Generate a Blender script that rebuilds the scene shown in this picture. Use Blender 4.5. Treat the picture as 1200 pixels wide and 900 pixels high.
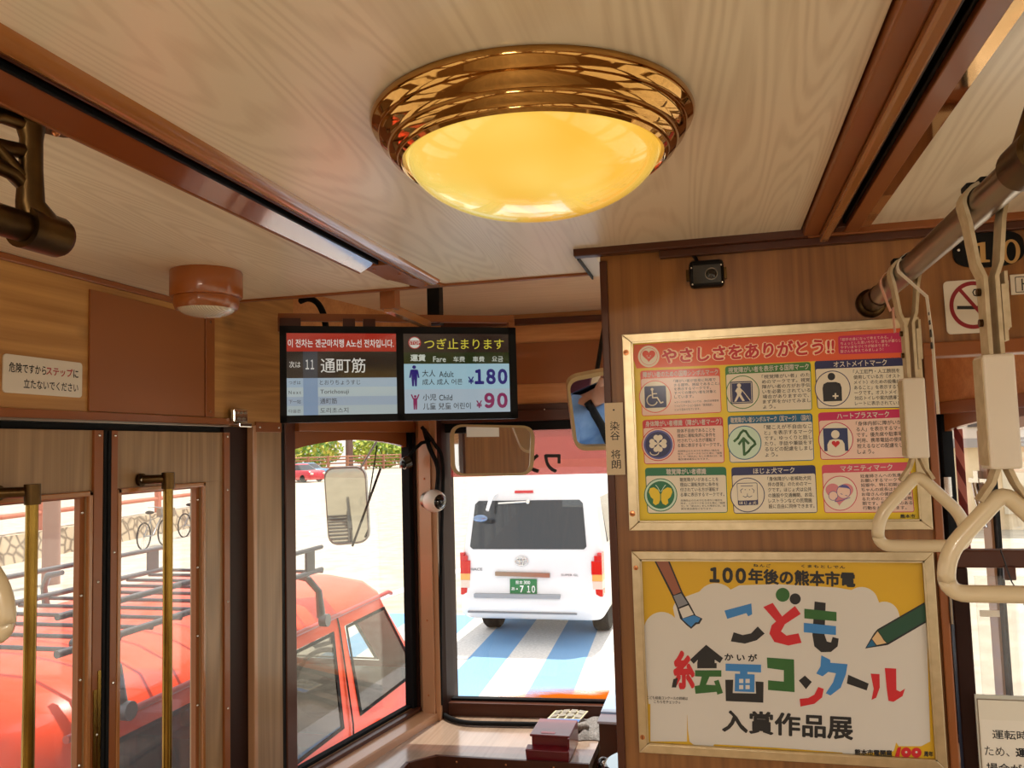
import bpy, bmesh, math, random
from mathutils import Vector, Matrix

for o in list(bpy.data.objects): bpy.data.objects.remove(o)
scene = bpy.context.scene
COL = scene.collection
R = math.radians
rnd = random.Random(7)

# ---------------------------------------------------------------- camera
YAW, PITCH, ROLL, FOC = R(-13.85), R(4.42), R(-1.63), 960.0
CAM = Vector((0, 0, 1.72))
_f = Vector((math.sin(YAW)*math.cos(PITCH), math.cos(YAW)*math.cos(PITCH), math.sin(PITCH)))
_r0 = Vector((math.cos(YAW), -math.sin(YAW), 0)); _u0 = _r0.cross(_f)
_r = math.cos(ROLL)*_r0 + math.sin(ROLL)*_u0
_u = -math.sin(ROLL)*_r0 + math.cos(ROLL)*_u0
cam_d = bpy.data.cameras.new('camera'); cam = bpy.data.objects.new('camera', cam_d); COL.objects.link(cam)
cam_d.sensor_width = 36; cam_d.lens = 36*FOC/1200; cam_d.clip_start = 0.02; cam_d.clip_end = 500
m = Matrix.Identity(4)
for i in range(3):
    m[i][0], m[i][1], m[i][2], m[i][3] = _r[i], _u[i], -_f[i], CAM[i]
cam.matrix_world = m
scene.camera = cam

# measured positions: where the sight line of a photo point meets a real surface
def ray(x, y): return _f + _r*((x-600)/FOC) - _u*((y-450)/FOC)
def at_y(x, y, Y): d = ray(x, y); return CAM + d*(Y/d.y)
def at_x(x, y, X): d = ray(x, y); return CAM + d*(X/d.x)
def at_z(x, y, Z): d = ray(x, y); return CAM + d*((Z-CAM.z)/d.z)
def at_p(x, y, A, n):
    A = Vector(A); n = Vector(n); d = ray(x, y); return CAM + d*(n.dot(A-CAM)/n.dot(d))

# ---------------------------------------------------------------- world, sun, exposure
scene.view_settings.view_transform = 'Standard'; scene.view_settings.look = 'None'
scene.view_settings.gamma = 1; scene.view_settings.use_curve_mapping = False
scene.view_settings.exposure = 0.4
scene.cycles.use_denoising = True
scene.cycles.max_bounces = 10; scene.cycles.transparent_max_bounces = 24
scene.cycles.diffuse_bounces = 6
scene.cycles.caustics_reflective = False; scene.cycles.caustics_refractive = False
scene.cycles.sample_clamp_indirect = 6.0
w = bpy.data.worlds.new('World'); scene.world = w; w.use_nodes = True
nt = w.node_tree; bg = nt.nodes['Background']
sky = nt.nodes.new('ShaderNodeTexSky'); sky.sky_type = 'NISHITA'; sky.sun_disc = False
sky.sun_elevation = R(70); sky.sun_rotation = R(15); sky.air_density = 1.0; sky.dust_density = 2.5
mixc = nt.nodes.new('ShaderNodeMix'); mixc.data_type = 'RGBA'; mixc.inputs[0].default_value = 0.6
nt.links.new(sky.outputs[0], mixc.inputs[6]); mixc.inputs[7].default_value = (9.0, 8.6, 7.8, 1)
nt.links.new(mixc.outputs[2], bg.inputs[0]); bg.inputs[1].default_value = 0.17
sun_d = bpy.data.lights.new('sun', 'SUN'); sun = bpy.data.objects.new('sun', sun_d); COL.objects.link(sun)
sun_d.energy = 5.0; sun_d.angle = R(0.6); sun_d.color = (1.0, 0.93, 0.82)
sun.rotation_euler = Vector((-0.08, -0.40, -1.0)).to_track_quat('-Z', 'Y').to_euler()

# ---------------------------------------------------------------- materials
def lin(c):
    c = c/255.0
    return c/12.92 if c <= 0.04045 else ((c+0.055)/1.055)**2.4
def rgb(*c):
    if len(c) == 1: c = c[0]
    return (lin(c[0]), lin(c[1]), lin(c[2]), 1)
MATS = {}
def mat(name, col, rough=0.5, metal=0.0, coat=0.0, emit=None, estr=1.0, spec=0.5, coat_rough=0.05):
    if name in MATS: return MATS[name]
    m = bpy.data.materials.new(name); m.use_nodes = True
    b = m.node_tree.nodes['Principled BSDF']
    b.inputs['Base Color'].default_value = rgb(col); b.inputs['Roughness'].default_value = rough
    b.inputs['Metallic'].default_value = metal; b.inputs['Coat Weight'].default_value = coat
    b.inputs['Coat Roughness'].default_value = coat_rough
    b.inputs['Specular IOR Level'].default_value = spec
    if emit:
        b.inputs['Emission Color'].default_value = rgb(emit); b.inputs['Emission Strength'].default_value = estr
    MATS[name] = m; return m

def wood(name, dark, light, axis='Y', scale=1.0, band=0.45, rough=0.35, coat=0.0, fine=0.5, bump=0.05, knots=0.0, rings=22.0, lo=0.22, hi=0.75):
    """grain runs along the given axis"""
    m = bpy.data.materials.new(name); m.use_nodes = True; nt = m.node_tree; b = nt.nodes['Principled BSDF']
    N = nt.nodes.new; L = nt.links.new
    tc = N('ShaderNodeTexCoord')
    def mapped(s_across, s_along):
        mp = N('ShaderNodeMapping'); s = [s_across*scale]*3; s['XYZ'.index(axis)] = s_along*scale
        mp.inputs['Scale'].default_value = s; L(tc.outputs['Object'], mp.inputs[0]); return mp
    m1 = mapped(110, 2.2); n1 = N('ShaderNodeTexNoise'); n1.inputs['Scale'].default_value = 1.0; n1.inputs['Detail'].default_value = 5
    L(m1.outputs[0], n1.inputs['Vector'])
    m2 = mapped(7, 0.55); n2 = N('ShaderNodeTexNoise'); n2.inputs['Scale'].default_value = 1.0; n2.inputs['Detail'].default_value = 2 if rings < 40 else 0.6
    n2.inputs['Distortion'].default_value = 0.4
    L(m2.outputs[0], n2.inputs['Vector'])
    mul = N('ShaderNodeMath'); mul.operation = 'MULTIPLY'; mul.inputs[1].default_value = rings; L(n2.outputs['Fac'], mul.inputs[0])
    sn = N('ShaderNodeMath'); sn.operation = 'SINE'; L(mul.outputs[0], sn.inputs[0])
    rg = N('ShaderNodeMapRange'); rg.inputs[1].default_value = -1; rg.inputs[2].default_value = 1; L(sn.outputs[0], rg.inputs[0])
    mx = N('ShaderNodeMix'); mx.data_type = 'FLOAT'; mx.inputs[0].default_value = 1-band
    L(rg.outputs[0], mx.inputs[2]); L(n1.outputs['Fac'], mx.inputs[3])
    m3 = mapped(1.8, 0.5); n3 = N('ShaderNodeTexNoise'); n3.inputs['Scale'].default_value = 1.0; L(m3.outputs[0], n3.inputs['Vector'])
    mx2 = N('ShaderNodeMix'); mx2.data_type = 'FLOAT'; mx2.inputs[0].default_value = 0.35
    L(mx.outputs[0], mx2.inputs[2]); L(n3.outputs['Fac'], mx2.inputs[3])
    cr = N('ShaderNodeValToRGB'); cr.color_ramp.elements[0].position = lo; cr.color_ramp.elements[1].position = hi
    cr.color_ramp.elements[0].color = rgb(dark); cr.color_ramp.elements[1].color = rgb(light)
    L(mx2.outputs[0], cr.inputs[0])
    out = cr.outputs[0]
    if knots:
        vo = N('ShaderNodeTexVoronoi'); mk = mapped(6, 3.0); L(mk.outputs[0], vo.inputs['Vector']); vo.inputs['Scale'].default_value = 1.0
        kr = N('ShaderNodeValToRGB'); kr.color_ramp.elements[0].position = 0.03; kr.color_ramp.elements[1].position = 0.13
        kr.color_ramp.elements[0].color = (1-knots,)*3+(1,); kr.color_ramp.elements[1].color = (1, 1, 1, 1)
        L(vo.outputs['Distance'], kr.inputs[0])
        mm = N('ShaderNodeMix'); mm.data_type = 'RGBA'; mm.blend_type = 'MULTIPLY'; mm.inputs[0].default_value = 1
        L(out, mm.inputs[6]); L(kr.outputs[0], mm.inputs[7]); out = mm.outputs[2]
    L(out, b.inputs['Base Color'])
    b.inputs['Roughness'].default_value = rough; b.inputs['Coat Weight'].default_value = coat; b.inputs['Coat Roughness'].default_value = 0.12
    bp = N('ShaderNodeBump'); bp.inputs['Strength'].default_value = bump; bp.inputs['Distance'].default_value = 0.002
    L(n1.outputs['Fac'], bp.inputs['Height']); L(bp.outputs[0], b.inputs['Normal'])
    return m

def noisy(name, c1, c2, scale=20, rough=0.6, metal=0.0, bump=0.0, detail=4, coat=0.0, stretch=(1, 1, 1), voro=False):
    m = bpy.data.materials.new(name); m.use_nodes = True; nt = m.node_tree; b = nt.nodes['Principled BSDF']
    N = nt.nodes.new; L = nt.links.new
    tc = N('ShaderNodeTexCoord'); mp = N('ShaderNodeMapping'); mp.inputs['Scale'].default_value = stretch; L(tc.outputs['Object'], mp.inputs[0])
    if voro:
        n = N('ShaderNodeTexVoronoi'); n.feature = 'DISTANCE_TO_EDGE'; fac = n.outputs['Distance']
    else:
        n = N('ShaderNodeTexNoise'); n.inputs['Detail'].default_value = detail; fac = n.outputs['Fac']
    n.inputs['Scale'].default_value = scale; L(mp.outputs[0], n.inputs['Vector'])
    cr = N('ShaderNodeValToRGB'); cr.color_ramp.elements[0].color = rgb(c1); cr.color_ramp.elements[1].color = rgb(c2)
    cr.color_ramp.elements[0].position = 0.02 if voro else 0.3; cr.color_ramp.elements[1].position = 0.15 if voro else 0.7
    L(fac, cr.inputs[0]); L(cr.outputs[0], b.inputs['Base Color'])
    b.inputs['Roughness'].default_value = rough; b.inputs['Metallic'].default_value = metal; b.inputs['Coat Weight'].default_value = coat
    if bump:
        bp = N('ShaderNodeBump'); bp.inputs['Strength'].default_value = bump; bp.inputs['Distance'].default_value = 0.01
        L(fac, bp.inputs['Height']); L(bp.outputs[0], b.inputs['Normal'])
    return m

def glass(name, tint=(1, 1, 1), ior=1.45, haze=0.0, haze_col=(1, 1, 1)):
    """thin clear pane: mirror reflection by Fresnel, the rest passes; haze is fine dust on the pane"""
    m = bpy.data.materials.new(name); m.use_nodes = True; nt = m.node_tree; nt.nodes.clear()
    N = nt.nodes.new; L = nt.links.new
    o = N('ShaderNodeOutputMaterial'); tr = N('ShaderNodeBsdfTransparent'); tr.inputs[0].default_value = (*tint, 1)
    gl = N('ShaderNodeBsdfGlossy'); gl.inputs['Roughness'].default_value = 0.01; gl.inputs[0].default_value = (1, 1, 1, 1)
    fr = N('ShaderNodeFresnel'); ge = N('ShaderNodeNewGeometry'); mr = N('ShaderNodeMapRange')
    mr.inputs[3].default_value = ior; mr.inputs[4].default_value = 1/ior; L(ge.outputs['Backfacing'], mr.inputs[0]); L(mr.outputs[0], fr.inputs[0])
    mx = N('ShaderNodeMixShader'); L(fr.outputs[0], mx.inputs[0]); L(tr.outputs[0], mx.inputs[1]); L(gl.outputs[0], mx.inputs[2])
    res = mx.outputs[0]
    if haze:
        df = N('ShaderNodeBsdfTranslucent'); df.inputs[0].default_value = (*haze_col, 1)
        m2 = N('ShaderNodeMixShader'); m2.inputs[0].default_value = haze; L(res, m2.inputs[1]); L(df.outputs[0], m2.inputs[2]); res = m2.outputs[0]
    L(res, o.inputs[0]); return m

M = dict(
 ceil=wood('pale_laminate', (216, 199, 170), (238, 224, 198), 'Y', 1.1, 0.42, 0.3, 0.15, bump=0.02, rings=180, lo=0.2, hi=0.55),
 ceilx=wood('pale_laminate_cross', (208, 188, 156), (232, 214, 184), 'X', 1.1, 0.3, 0.3, 0.15, bump=0.02, rings=90, lo=0.2, hi=0.6),
 wallw=wood('honey_oak', (150, 100, 46), (204, 152, 86), 'Y', 1.0, 0.3, 0.42, 0.1, knots=0.35, rings=50),
 part=wood('partition_oak', (112, 68, 28), (160, 106, 52), 'Z', 1.2, 0.22, 0.42, 0.1, rings=70),
 door=wood('door_oak', (128, 98, 64), (172, 138, 98), 'Z', 1.1, 0.35, 0.4, 0.12, rings=60),
 desk=wood('desk_laminate', (142, 118, 98), (180, 156, 136), 'Y', 0.9, 0.25, 0.2, 0.6),
 cabw=wood('cab_oak', (180, 114, 60), (222, 162, 104), 'X', 0.9, 0.25, 0.42, 0.1),
 floor=wood('floor_boards', (176, 156, 126), (212, 196, 168), 'Y', 0.7, 0.3, 0.4),
 trim=mat('brown_trim', (140, 80, 38), 0.34, coat=0.12, spec=0.35),
 trimd=mat('dark_brown_trim', (78, 40, 24), 0.36, coat=0.1, spec=0.3),
 trimdd=mat('deep_brown', (44, 22, 15), 0.5, spec=0.15),
 mould=mat('gilt_brown_moulding', (164, 106, 56), 0.2, coat=0.5),
 gloss=mat('glossy_brown_strip', (136, 72, 38), 0.12, coat=1.0, coat_rough=0.03),
 panel=mat('brown_panel', (144, 84, 38), 0.5),
 tan=mat('tan_paint', (190, 142, 104), 0.3, coat=0.3),
 black=mat('black', (10, 9, 9), 0.55, spec=0.2), rubber=mat('rubber', (20, 20, 21), 0.75, spec=0.15),
 blackg=mat('black_gloss', (10, 10, 11), 0.12, coat=0.6),
 gold=mat('polished_gold', (182, 138, 78), 0.05, metal=1.0),
 brass=noisy('brass', (126, 98, 44), (158, 126, 58), 9, 0.24, 1.0),
 bronze=noisy('aged_bronze', (58, 44, 28), (104, 78, 44), 12, 0.36, 1.0),
 steel=mat('brushed_steel', (150, 136, 120), 0.28, metal=1.0),
 chrome=mat('chrome', (225, 222, 215), 0.12, metal=1.0),
 frame=noisy('champagne_metal', (190, 172, 138), (208, 190, 156), 40, 0.34, 1.0, stretch=(1, 1, 1)),
 screw=mat('copper_screw', (196, 128, 84), 0.3, metal=1.0),
 white=mat('white_plastic', (222, 212, 196), 0.4, coat=0.2),
 ivory=mat('ivory_plastic', (212, 194, 160), 0.32, coat=0.3),
 strap=noisy('cream_strap', (176, 156, 122), (200, 182, 150), 60, 0.6),
 sheath=mat('cream_sheath', (216, 204, 186), 0.4, coat=0.3),
 paper=mat('paper', (228, 220, 204), 0.6), text=mat('black_ink', (18, 17, 18), 0.5),
 mirror=mat('mirror_silver', (236, 238, 238), 0.02, metal=1.0),
 mframe=mat('mirror_frame_beige', (182, 156, 112), 0.4),
 orange=mat('orange_brown_plastic', (150, 80, 26), 0.3, coat=0.5),
 lens=mat('clear_ribbed_lens', (212, 200, 176), 0.15, coat=1.0),
 glass=glass('window_glass'), dglass=glass('door_glass', (0.97, 0.97, 0.98), 1.45, 0.03),
 tint=glass('tinted_glass', (0.26, 0.24, 0.20), 1.5), tintl=glass('light_tinted_glass', (0.75, 0.8, 0.76), 1.5),
 acrylic=glass('clear_acrylic', (0.97, 0.96, 0.95), 1.3, 0.06),
)

# ---------------------------------------------------------------- mesh builder
class MB:
    def __init__(s): s.v = []; s.f = []; s.m = []; s.s = []; s.mats = []
    def mi(s, mt):
        if mt not in s.mats: s.mats.append(mt)
        return s.mats.index(mt)
    def add(s, vs, fs, mt, smooth=False):
        o = len(s.v); s.v += [tuple(v) for v in vs]; k = s.mi(mt)
        for f in fs:
            s.f.append([i+o for i in f]); s.m.append(k); s.s.append(smooth)
        return s
    def box(s, x0, x1, y0, y1, z0, z1, mt):
        vs = [(x, y, z) for z in (z0, z1) for y in (y0, y1) for x in (x0, x1)]
        return s.add(vs, [(0, 2, 3, 1), (4, 5, 7, 6), (0, 1, 5, 4), (2, 6, 7, 3), (0, 4, 6, 2), (1, 3, 7, 5)], mt)
    def hexa(s, p, mt):
        """p: bottom quad then top quad (same order)"""
        return s.add(p, [(3, 2, 1, 0), (4, 5, 6, 7), (0, 1, 5, 4), (1, 2, 6, 5), (2, 3, 7, 6), (3, 0, 4, 7)], mt)
    def obox(s, c, a, b, d, mt):
        """centre and three half-axis vectors"""
        c, a, b, d = Vector(c), Vector(a), Vector(b), Vector(d)
        return s.hexa([c-a-b-d, c+a-b-d, c+a+b-d, c-a+b-d, c-a-b+d, c+a-b+d, c+a+b+d, c-a+b+d], mt)
    def prism(s, poly, ext, mt, smooth=False):
        """poly: planar 3D loop, extruded by ext"""
        ext = Vector(ext); n = len(poly); p = [Vector(q) for q in poly]
        s.add(p, [list(range(n))[::-1]], mt); s.add([q+ext for q in p], [list(range(n))], mt)
        return s.add(p+[q+ext for q in p], [(i, (i+1) % n, (i+1) % n+n, i+n) for i in range(n)], mt, smooth)
    def tube(s, pts, r, mt, seg=12, closed=False, caps=True, sx=1.0):
        pts = [Vector(p) for p in pts]; n = len(pts); rs = r if isinstance(r, (list, tuple)) else [r]*n
        vs = []; up = None
        for i, p in enumerate(pts):
            if closed: t = (pts[(i+1) % n]-pts[i-1])
            else: t = pts[min(i+1, n-1)]-pts[max(i-1, 0)]
            t.normalize()
            if up is None:
                up = Vector((0, 0, 1)) if abs(t.z) < 0.9 else Vector((1, 0, 0))
            a = t.cross(up); a.normalize(); b = a.cross(t); b.normalize(); up = b
            for k in range(seg):
                an = 2*math.pi*k/seg; vs.append(p+a*(math.cos(an)*rs[i]*sx)+b*(math.sin(an)*rs[i]))
        fs = []
        for i in range(n if closed else n-1):
            for k in range(seg):
                j = (i+1) % n; k2 = (k+1) % seg; fs.append((i*seg+k, i*seg+k2, j*seg+k2, j*seg+k))
        s.add(vs, fs, mt, True)
        if caps and not closed:
            s.add(vs[:seg], [list(range(seg))[::-1]], mt); s.add(vs[-seg:], [list(range(seg))], mt)
        return s
    def lathe(s, prof, c, mt, axis=(0, 0, 1), seg=48, smooth=True):
        """prof: (radius, height) pairs"""
        ax = Vector(axis).normalized(); a = ax.orthogonal().normalized(); b = ax.cross(a); c = Vector(c)
        vs = []
        for r, h in prof:
            for k in range(seg):
                an = 2*math.pi*k/seg; vs.append(c+ax*h+a*(r*math.cos(an))+b*(r*math.sin(an)))
        cut = [0]          # break the shading at sharp corners of the profile
        for i in range(1, len(prof)-1):
            a0 = Vector((prof[i][0]-prof[i-1][0], prof[i][1]-prof[i-1][1])); a1 = Vector((prof[i+1][0]-prof[i][0], prof[i+1][1]-prof[i][1]))
            if a0.length > 1e-6 and a1.length > 1e-6 and a0.angle(a1) > R(50): cut.append(i)
        cut.append(len(prof)-1)
        for p, q in zip(cut, cut[1:]):
            s.add(vs[p*seg:(q+1)*seg], [(i*seg+k, i*seg+(k+1) % seg, (i+1)*seg+(k+1) % seg, (i+1)*seg+k) for i in range(q-p) for k in range(seg)], mt, smooth)
        return s
    def cyl(s, c, r, h, mt, axis=(0, 0, 1), seg=24):
        s.lathe([(r, 0), (r, h)], c, mt, axis, seg)
        s.lathe([(0.0001, 0), (r, 0)], c, mt, axis, seg, False); return s.lathe([(r, h), (0.0001, h)], c, mt, axis, seg, False)
    def ball(s, c, r, mt, seg=16, sc=(1, 1, 1)):
        vs = []; fs = []; rg = seg//2
        for i in range(rg+1):
            th = math.pi*i/rg
            for k in range(seg):
                ph = 2*math.pi*k/seg
                vs.append((c[0]+r*sc[0]*math.sin(th)*math.cos(ph), c[1]+r*sc[1]*math.sin(th)*math.sin(ph), c[2]+r*sc[2]*math.cos(th)))
        for i in range(rg):
            for k in range(seg): fs.append((i*seg+k, (i+1)*seg+k, (i+1)*seg+(k+1) % seg, i*seg+(k+1) % seg))
        return s.add(vs, fs, mt, True)
    def build(s, name, parent=None, bevel=0.0, subsurf=0, merge=False):
        me = bpy.data.meshes.new(name); me.from_pydata(s.v, [], s.f)
        for mt in s.mats: me.materials.append(mt)
        me.polygons.foreach_set('material_index', s.m); me.polygons.foreach_set('use_smooth', s.s)
        if merge:
            bm = bmesh.new(); bm.from_mesh(me); bmesh.ops.remove_doubles(bm, verts=bm.verts, dist=0.0002)
            bmesh.ops.recalc_face_normals(bm, faces=bm.faces); bm.to_mesh(me); bm.free()
        me.update()
        o = bpy.data.objects.new(name, me); COL.objects.link(o)
        if parent is not None:
            o.parent = parent
            o.matrix_parent_inverse = Matrix.Translation(-parent_loc(parent))
        if bevel:
            bv = o.modifiers.new('bevel', 'BEVEL'); bv.width = bevel; bv.segments = 2; bv.limit_method = 'ANGLE'; bv.angle_limit = R(40)
        if subsurf:
            ss = o.modifiers.new('sub', 'SUBSURF'); ss.levels = subsurf; ss.render_levels = subsurf
        return o
def parent_loc(o):
    v = Vector(o.location)
    return v + (Vector((0, 0, 0)) if o.parent is None else Vector((0, 0, 0)))
def thing(name, label, cat, loc=(0, 0, 0), group=None):
    o = bpy.data.objects.new(name, None); COL.objects.link(o); o.location = loc; o.empty_display_size = 0.05
    return tag(o, label, cat, group)
def tag(o, label, cat, group=None):
    o['label'] = label; o['category'] = cat
    if group: o['group'] = group
    return o
def struct(o, label=None, cat=None):
    o['kind'] = 'structure'
    if label: o['label'] = label
    if cat: o['category'] = cat
    return o
def lab(o, label): o['label'] = label; return o

# ---------------------------------------------------------------- flat printing: shapes and lettering laid on a real surface
_gc = {}
def glyphs(s, bold=0.0, space=1.0):
    k = (s, bold, space)
    if k not in _gc:
        if (s, space) not in _gc:
            cu = bpy.data.curves.new('lettering', 'FONT'); cu.body = s; cu.resolution_u = 3; cu.space_character = space
            o = bpy.data.objects.new('lettering', cu); COL.objects.link(o); bpy.context.view_layer.update()
            me = bpy.data.meshes.new_from_object(o.evaluated_get(bpy.context.evaluated_depsgraph_get()))
            _gc[(s, space)] = ([(v.co.x, v.co.y) for v in me.vertices], [tuple(p.vertices) for p in me.polygons])
            bpy.data.objects.remove(o); bpy.data.curves.remove(cu); bpy.data.meshes.remove(me)
        vs, fs = _gc[(s, space)]
        if bold:      # heavier weight: the same outline struck several times round a small circle
            n = len(vs); V = [(x, y, 9) for x, y in vs]; F = list(fs); q = 6 if bold < 0.025 else 8
            for i in range(q):
                dx, dy = bold*math.cos(2*math.pi*(i+0.5)/q), bold*math.sin(2*math.pi*(i+0.5)/q); o = len(V)
                V += [(x+dx, y+dy, i) for x, y in vs]; F += [tuple(j+o for j in f) for f in fs]
            vs, fs = V, F
        _gc[k] = (vs, fs)
    return _gc[k]
class Canvas:
    """P maps a drawing point to the surface; N is the surface normal towards the reader"""
    def __init__(s, P, N, step=0.00018, base=0): s.P = P; s.N = Vector(N).normalized(); s.step = step; s.mb = MB(); s.lv = base
    def put(s, pts, lv): return [s.P(x, y)+s.N*(s.step*lv) for x, y in pts]
    def poly(s, pts, mt, lv=1): s.mb.add(s.put(pts, lv), [list(range(len(pts)))], mt); return s
    def rect(s, x0, y0, x1, y1, mt, lv=1): return s.poly([(x0, y0), (x1, y0), (x1, y1), (x0, y1)], mt, lv)
    def quad(s, q, mt, lv=1): return s.poly(q, mt, lv)
    def circ(s, x, y, r, mt, lv=1, ry=None, a0=0, a1=360, n=36):
        ry = ry or r
        return s.poly([(x+r*math.cos(R(a0+(a1-a0)*i/n)), y+ry*math.sin(R(a0+(a1-a0)*i/n))) for i in range(n+(0 if a1-a0 == 360 else 1))], mt, lv)
    def ring(s, x, y, r0, r1, mt, lv=1, n=40):
        o = s.put([(x+r*math.cos(2*math.pi*i/n), y+r*math.sin(2*math.pi*i/n)) for r in (r0, r1) for i in range(n)], lv)
        s.mb.add(o, [(i, (i+1) % n, n+(i+1) % n, n+i) for i in range(n)], mt); return s
    def stroke(s, pts, wd, mt, lv=1, closed=False):
        n = len(pts)
        for i in range(n if closed else n-1):
            (x0, y0), (x1, y1) = pts[i], pts[(i+1) % n]; l = math.hypot(x1-x0, y1-y0) or 1
            dx, dy = -(y1-y0)/l*wd/2, (x1-x0)/l*wd/2; ex, ey = (x1-x0)/l*wd*0.3, (y1-y0)/l*wd*0.3
            s.poly([(x0+dx-ex, y0+dy-ey), (x1+dx+ex, y1+dy+ey), (x1-dx+ex, y1-dy+ey), (x0-dx-ex, y0-dy-ey)], mt, lv)
        return s
    def rquad(s, q, r, mt, lv=1):
        """quad TL TR BR BL with rounded corners of r (drawing units)"""
        out = []
        for i in range(4):
            p = Vector(q[i]); a = (Vector(q[i-1])-p).normalized(); b = (Vector(q[(i+1) % 4])-p).normalized()
            for k in range(6):
                t = k/5; u = p+a*r*(1-t)**2+b*r*t**2; out.append((u.x, u.y))
        return s.poly(out, mt, lv)
    def text(s, body, q, mt, lv=2, bold=0.0, space=1.0, flip=False):
        """lettering stretched into the quad TL TR BR BL"""
        vs, fs = glyphs(body, bold, space)
        if not vs: return s
        x0 = min(v[0] for v in vs); x1 = max(v[0] for v in vs); y0 = min(v[1] for v in vs); y1 = max(v[1] for v in vs)
        A, B, Cc, D = [Vector(p) for p in q]; out = []
        for v_ in vs:
            x, y = v_[0], v_[1]; u = (x-x0)/((x1-x0) or 1); v = (y1-y)/((y1-y0) or 1)
            if flip: u = 1-u
            p = (A*(1-u)+B*u)*(1-v)+(D*(1-u)+Cc*u)*v; out.append((p.x, p.y))
        pts = [p+s.N*(s.step*0.08*(v_[2] if len(v_) > 2 else 0)) for p, v_ in zip(s.put(out, lv), vs)]
        s.mb.add(pts, fs, mt); return s
    def tbox(s, body, x0, y0, x1, y1, mt, lv=2, bold=0.0, space=1.0, flip=False):
        return s.text(body, [(x0, y0), (x1, y0), (x1, y1), (x0, y1)], mt, lv, bold, space, flip)
def zoomed(x0, y0, s): return lambda p: (x0+p[0]/s, y0+p[1]/s)
# ================================================================ SETTING: the tram body
XL, XR, ZC, YP, YB, ZCAB = -1.392, 0.928, 2.144, 1.76, -4.2, 2.285
# left nose window plane and windshield plane (plan directions)
LW0 = Vector((XL, 2.53, 0)); LWd = Vector((math.sin(R(10.4)), math.cos(R(10.4)), 0)); LWn = Vector((math.cos(R(10.4)), -math.sin(R(10.4)), 0))
WS0 = Vector((-1.13, 3.35, 0)); WSd = Vector((math.cos(R(4.7)), math.sin(R(4.7)), 0)); WSn = Vector((math.sin(R(-4.7))*-1, -math.cos(R(4.7)), 0))
def lw(t, z, d=0.0): return LW0+LWd*t+LWn*d+Vector((0, 0, z))      # d: towards the inside
def mirr(p): return Vector((2*-0.232-p[0], p[1], p[2]))
def ws(t, z, d=0.0): return WS0+WSd*t+WSn*d+Vector((0, 0, z))

# floor, ceilings
struct(MB().box(XL-0.02, XR+0.02, YB, 3.45, -0.06, 0, M['floor']).build('floor'))
c = MB(); c.box(-0.665, 0.186, YB, 1.985, ZC, ZC+0.03, M['ceil']); struct(c.build('ceiling'))
c = MB(); c.box(XL-0.02, -0.755, YB, 1.985, ZC, ZC+0.03, M['ceil']); struct(c.build('ceiling.001'))
c = MB(); c.box(0.29, XR+0.02, YB, YP, ZC, ZC+0.03, M['ceil']); struct(c.build('ceiling.002'))
c = MB(); c.box(XL-0.02, XR+0.02, 1.99, 3.5, ZCAB, ZCAB+0.03, M['ceilx']); struct(c.build('ceiling.003'))
struct(MB().box(XL-0.05, XR+0.05, YB-0.05, 3.6, ZCAB+0.04, ZCAB+0.1, M['white']).build('roof'))
# step between saloon ceiling and cab ceiling, thin brown lip along it
struct(MB().box(XL-0.02, XR+0.02, 1.985, 1.998, ZC+0.002, ZCAB+0.03, M['ceilx']).build('wall_ceiling_step'))
struct(MB().box(XL, -0.24, 1.978, 1.992, ZC-0.006, ZC+0.014, M['trim']).build('trim_1'))
# backing above the light slots
struct(MB().box(-0.78, -0.64, YB, 1.985, ZC+0.05, ZC+0.06, M['black']).box(0.16, 0.31, YB, YP+0.02, ZC+0.06, ZC+0.07, M['black']).build('ceiling_backing'))

# left ceiling strip: rounded moulding, black slot, brown flat
g = MB()
def mould(mb, x0, x1, y0, y1, z, h, mt, n=8):
    prof = [(x0+(x1-x0)*i/n, z-h*math.sin(math.pi*i/n)**0.6) for i in range(n+1)]
    vs = [(x, y, zz) for y in (y0, y1) for x, zz in prof]
    mb.add(vs, [(i, i+1, i+n+2, i+n+1) for i in range(n)], mt, True)
    mb.add([(x, y1, zz) for x, zz in prof], [list(range(n+1))], mt); mb.add([(x, y0, zz) for x, zz in prof], [list(range(n+1))[::-1]], mt)
mould(g, -0.701, -0.651, YB, 1.93, ZC+0.004, 0.016, M['mould'])
struct(g.build('trim_2'))
g = MB(); g.box(-0.705, -0.699, YB, 1.86, ZC-0.004, ZC+0.05, M['trimd']); g.box(-0.724, -0.705, YB, 1.72, ZC+0.045, ZC+0.05, M['black'])
g.box(-0.728, -0.722, YB, 1.72, ZC-0.004, ZC+0.05, M['black'])
g.box(-0.770, -0.765, YB, 1.70, ZC-0.022, ZC+0.01, M['trim']); struct(g.build('trim_3', bevel=0.001))
g = MB(); g.prism([(-0.766, YB, ZC-0.020), (-0.722, YB, ZC+0.004), (-0.722, YB, ZC+0.010), (-0.766, YB, ZC-0.012)], (0, 1.70-YB, 0), M['gloss']); struct(g.build('trim_31'))
g = MB(); g.box(-0.767, -0.70, 1.70, 1.86, ZC-0.006, ZC+0.02, M['trim'])
g.prism([(-0.76, 1.86, ZC-0.006), (-0.70, 1.86, ZC-0.006), (-0.655, 1.984, ZC-0.006), (-0.72, 1.984, ZC-0.006)], (0, 0, 0.02), M['trim'])
for x, y in ((-0.745, 1.73), (-0.71, 1.80), (-0.70, 1.95), (-0.668, 1.97)): g.cyl((x, y, ZC-0.008), 0.004, 0.004, M['screw'], seg=10)
struct(g.build('trim_4', bevel=0.001))
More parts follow.
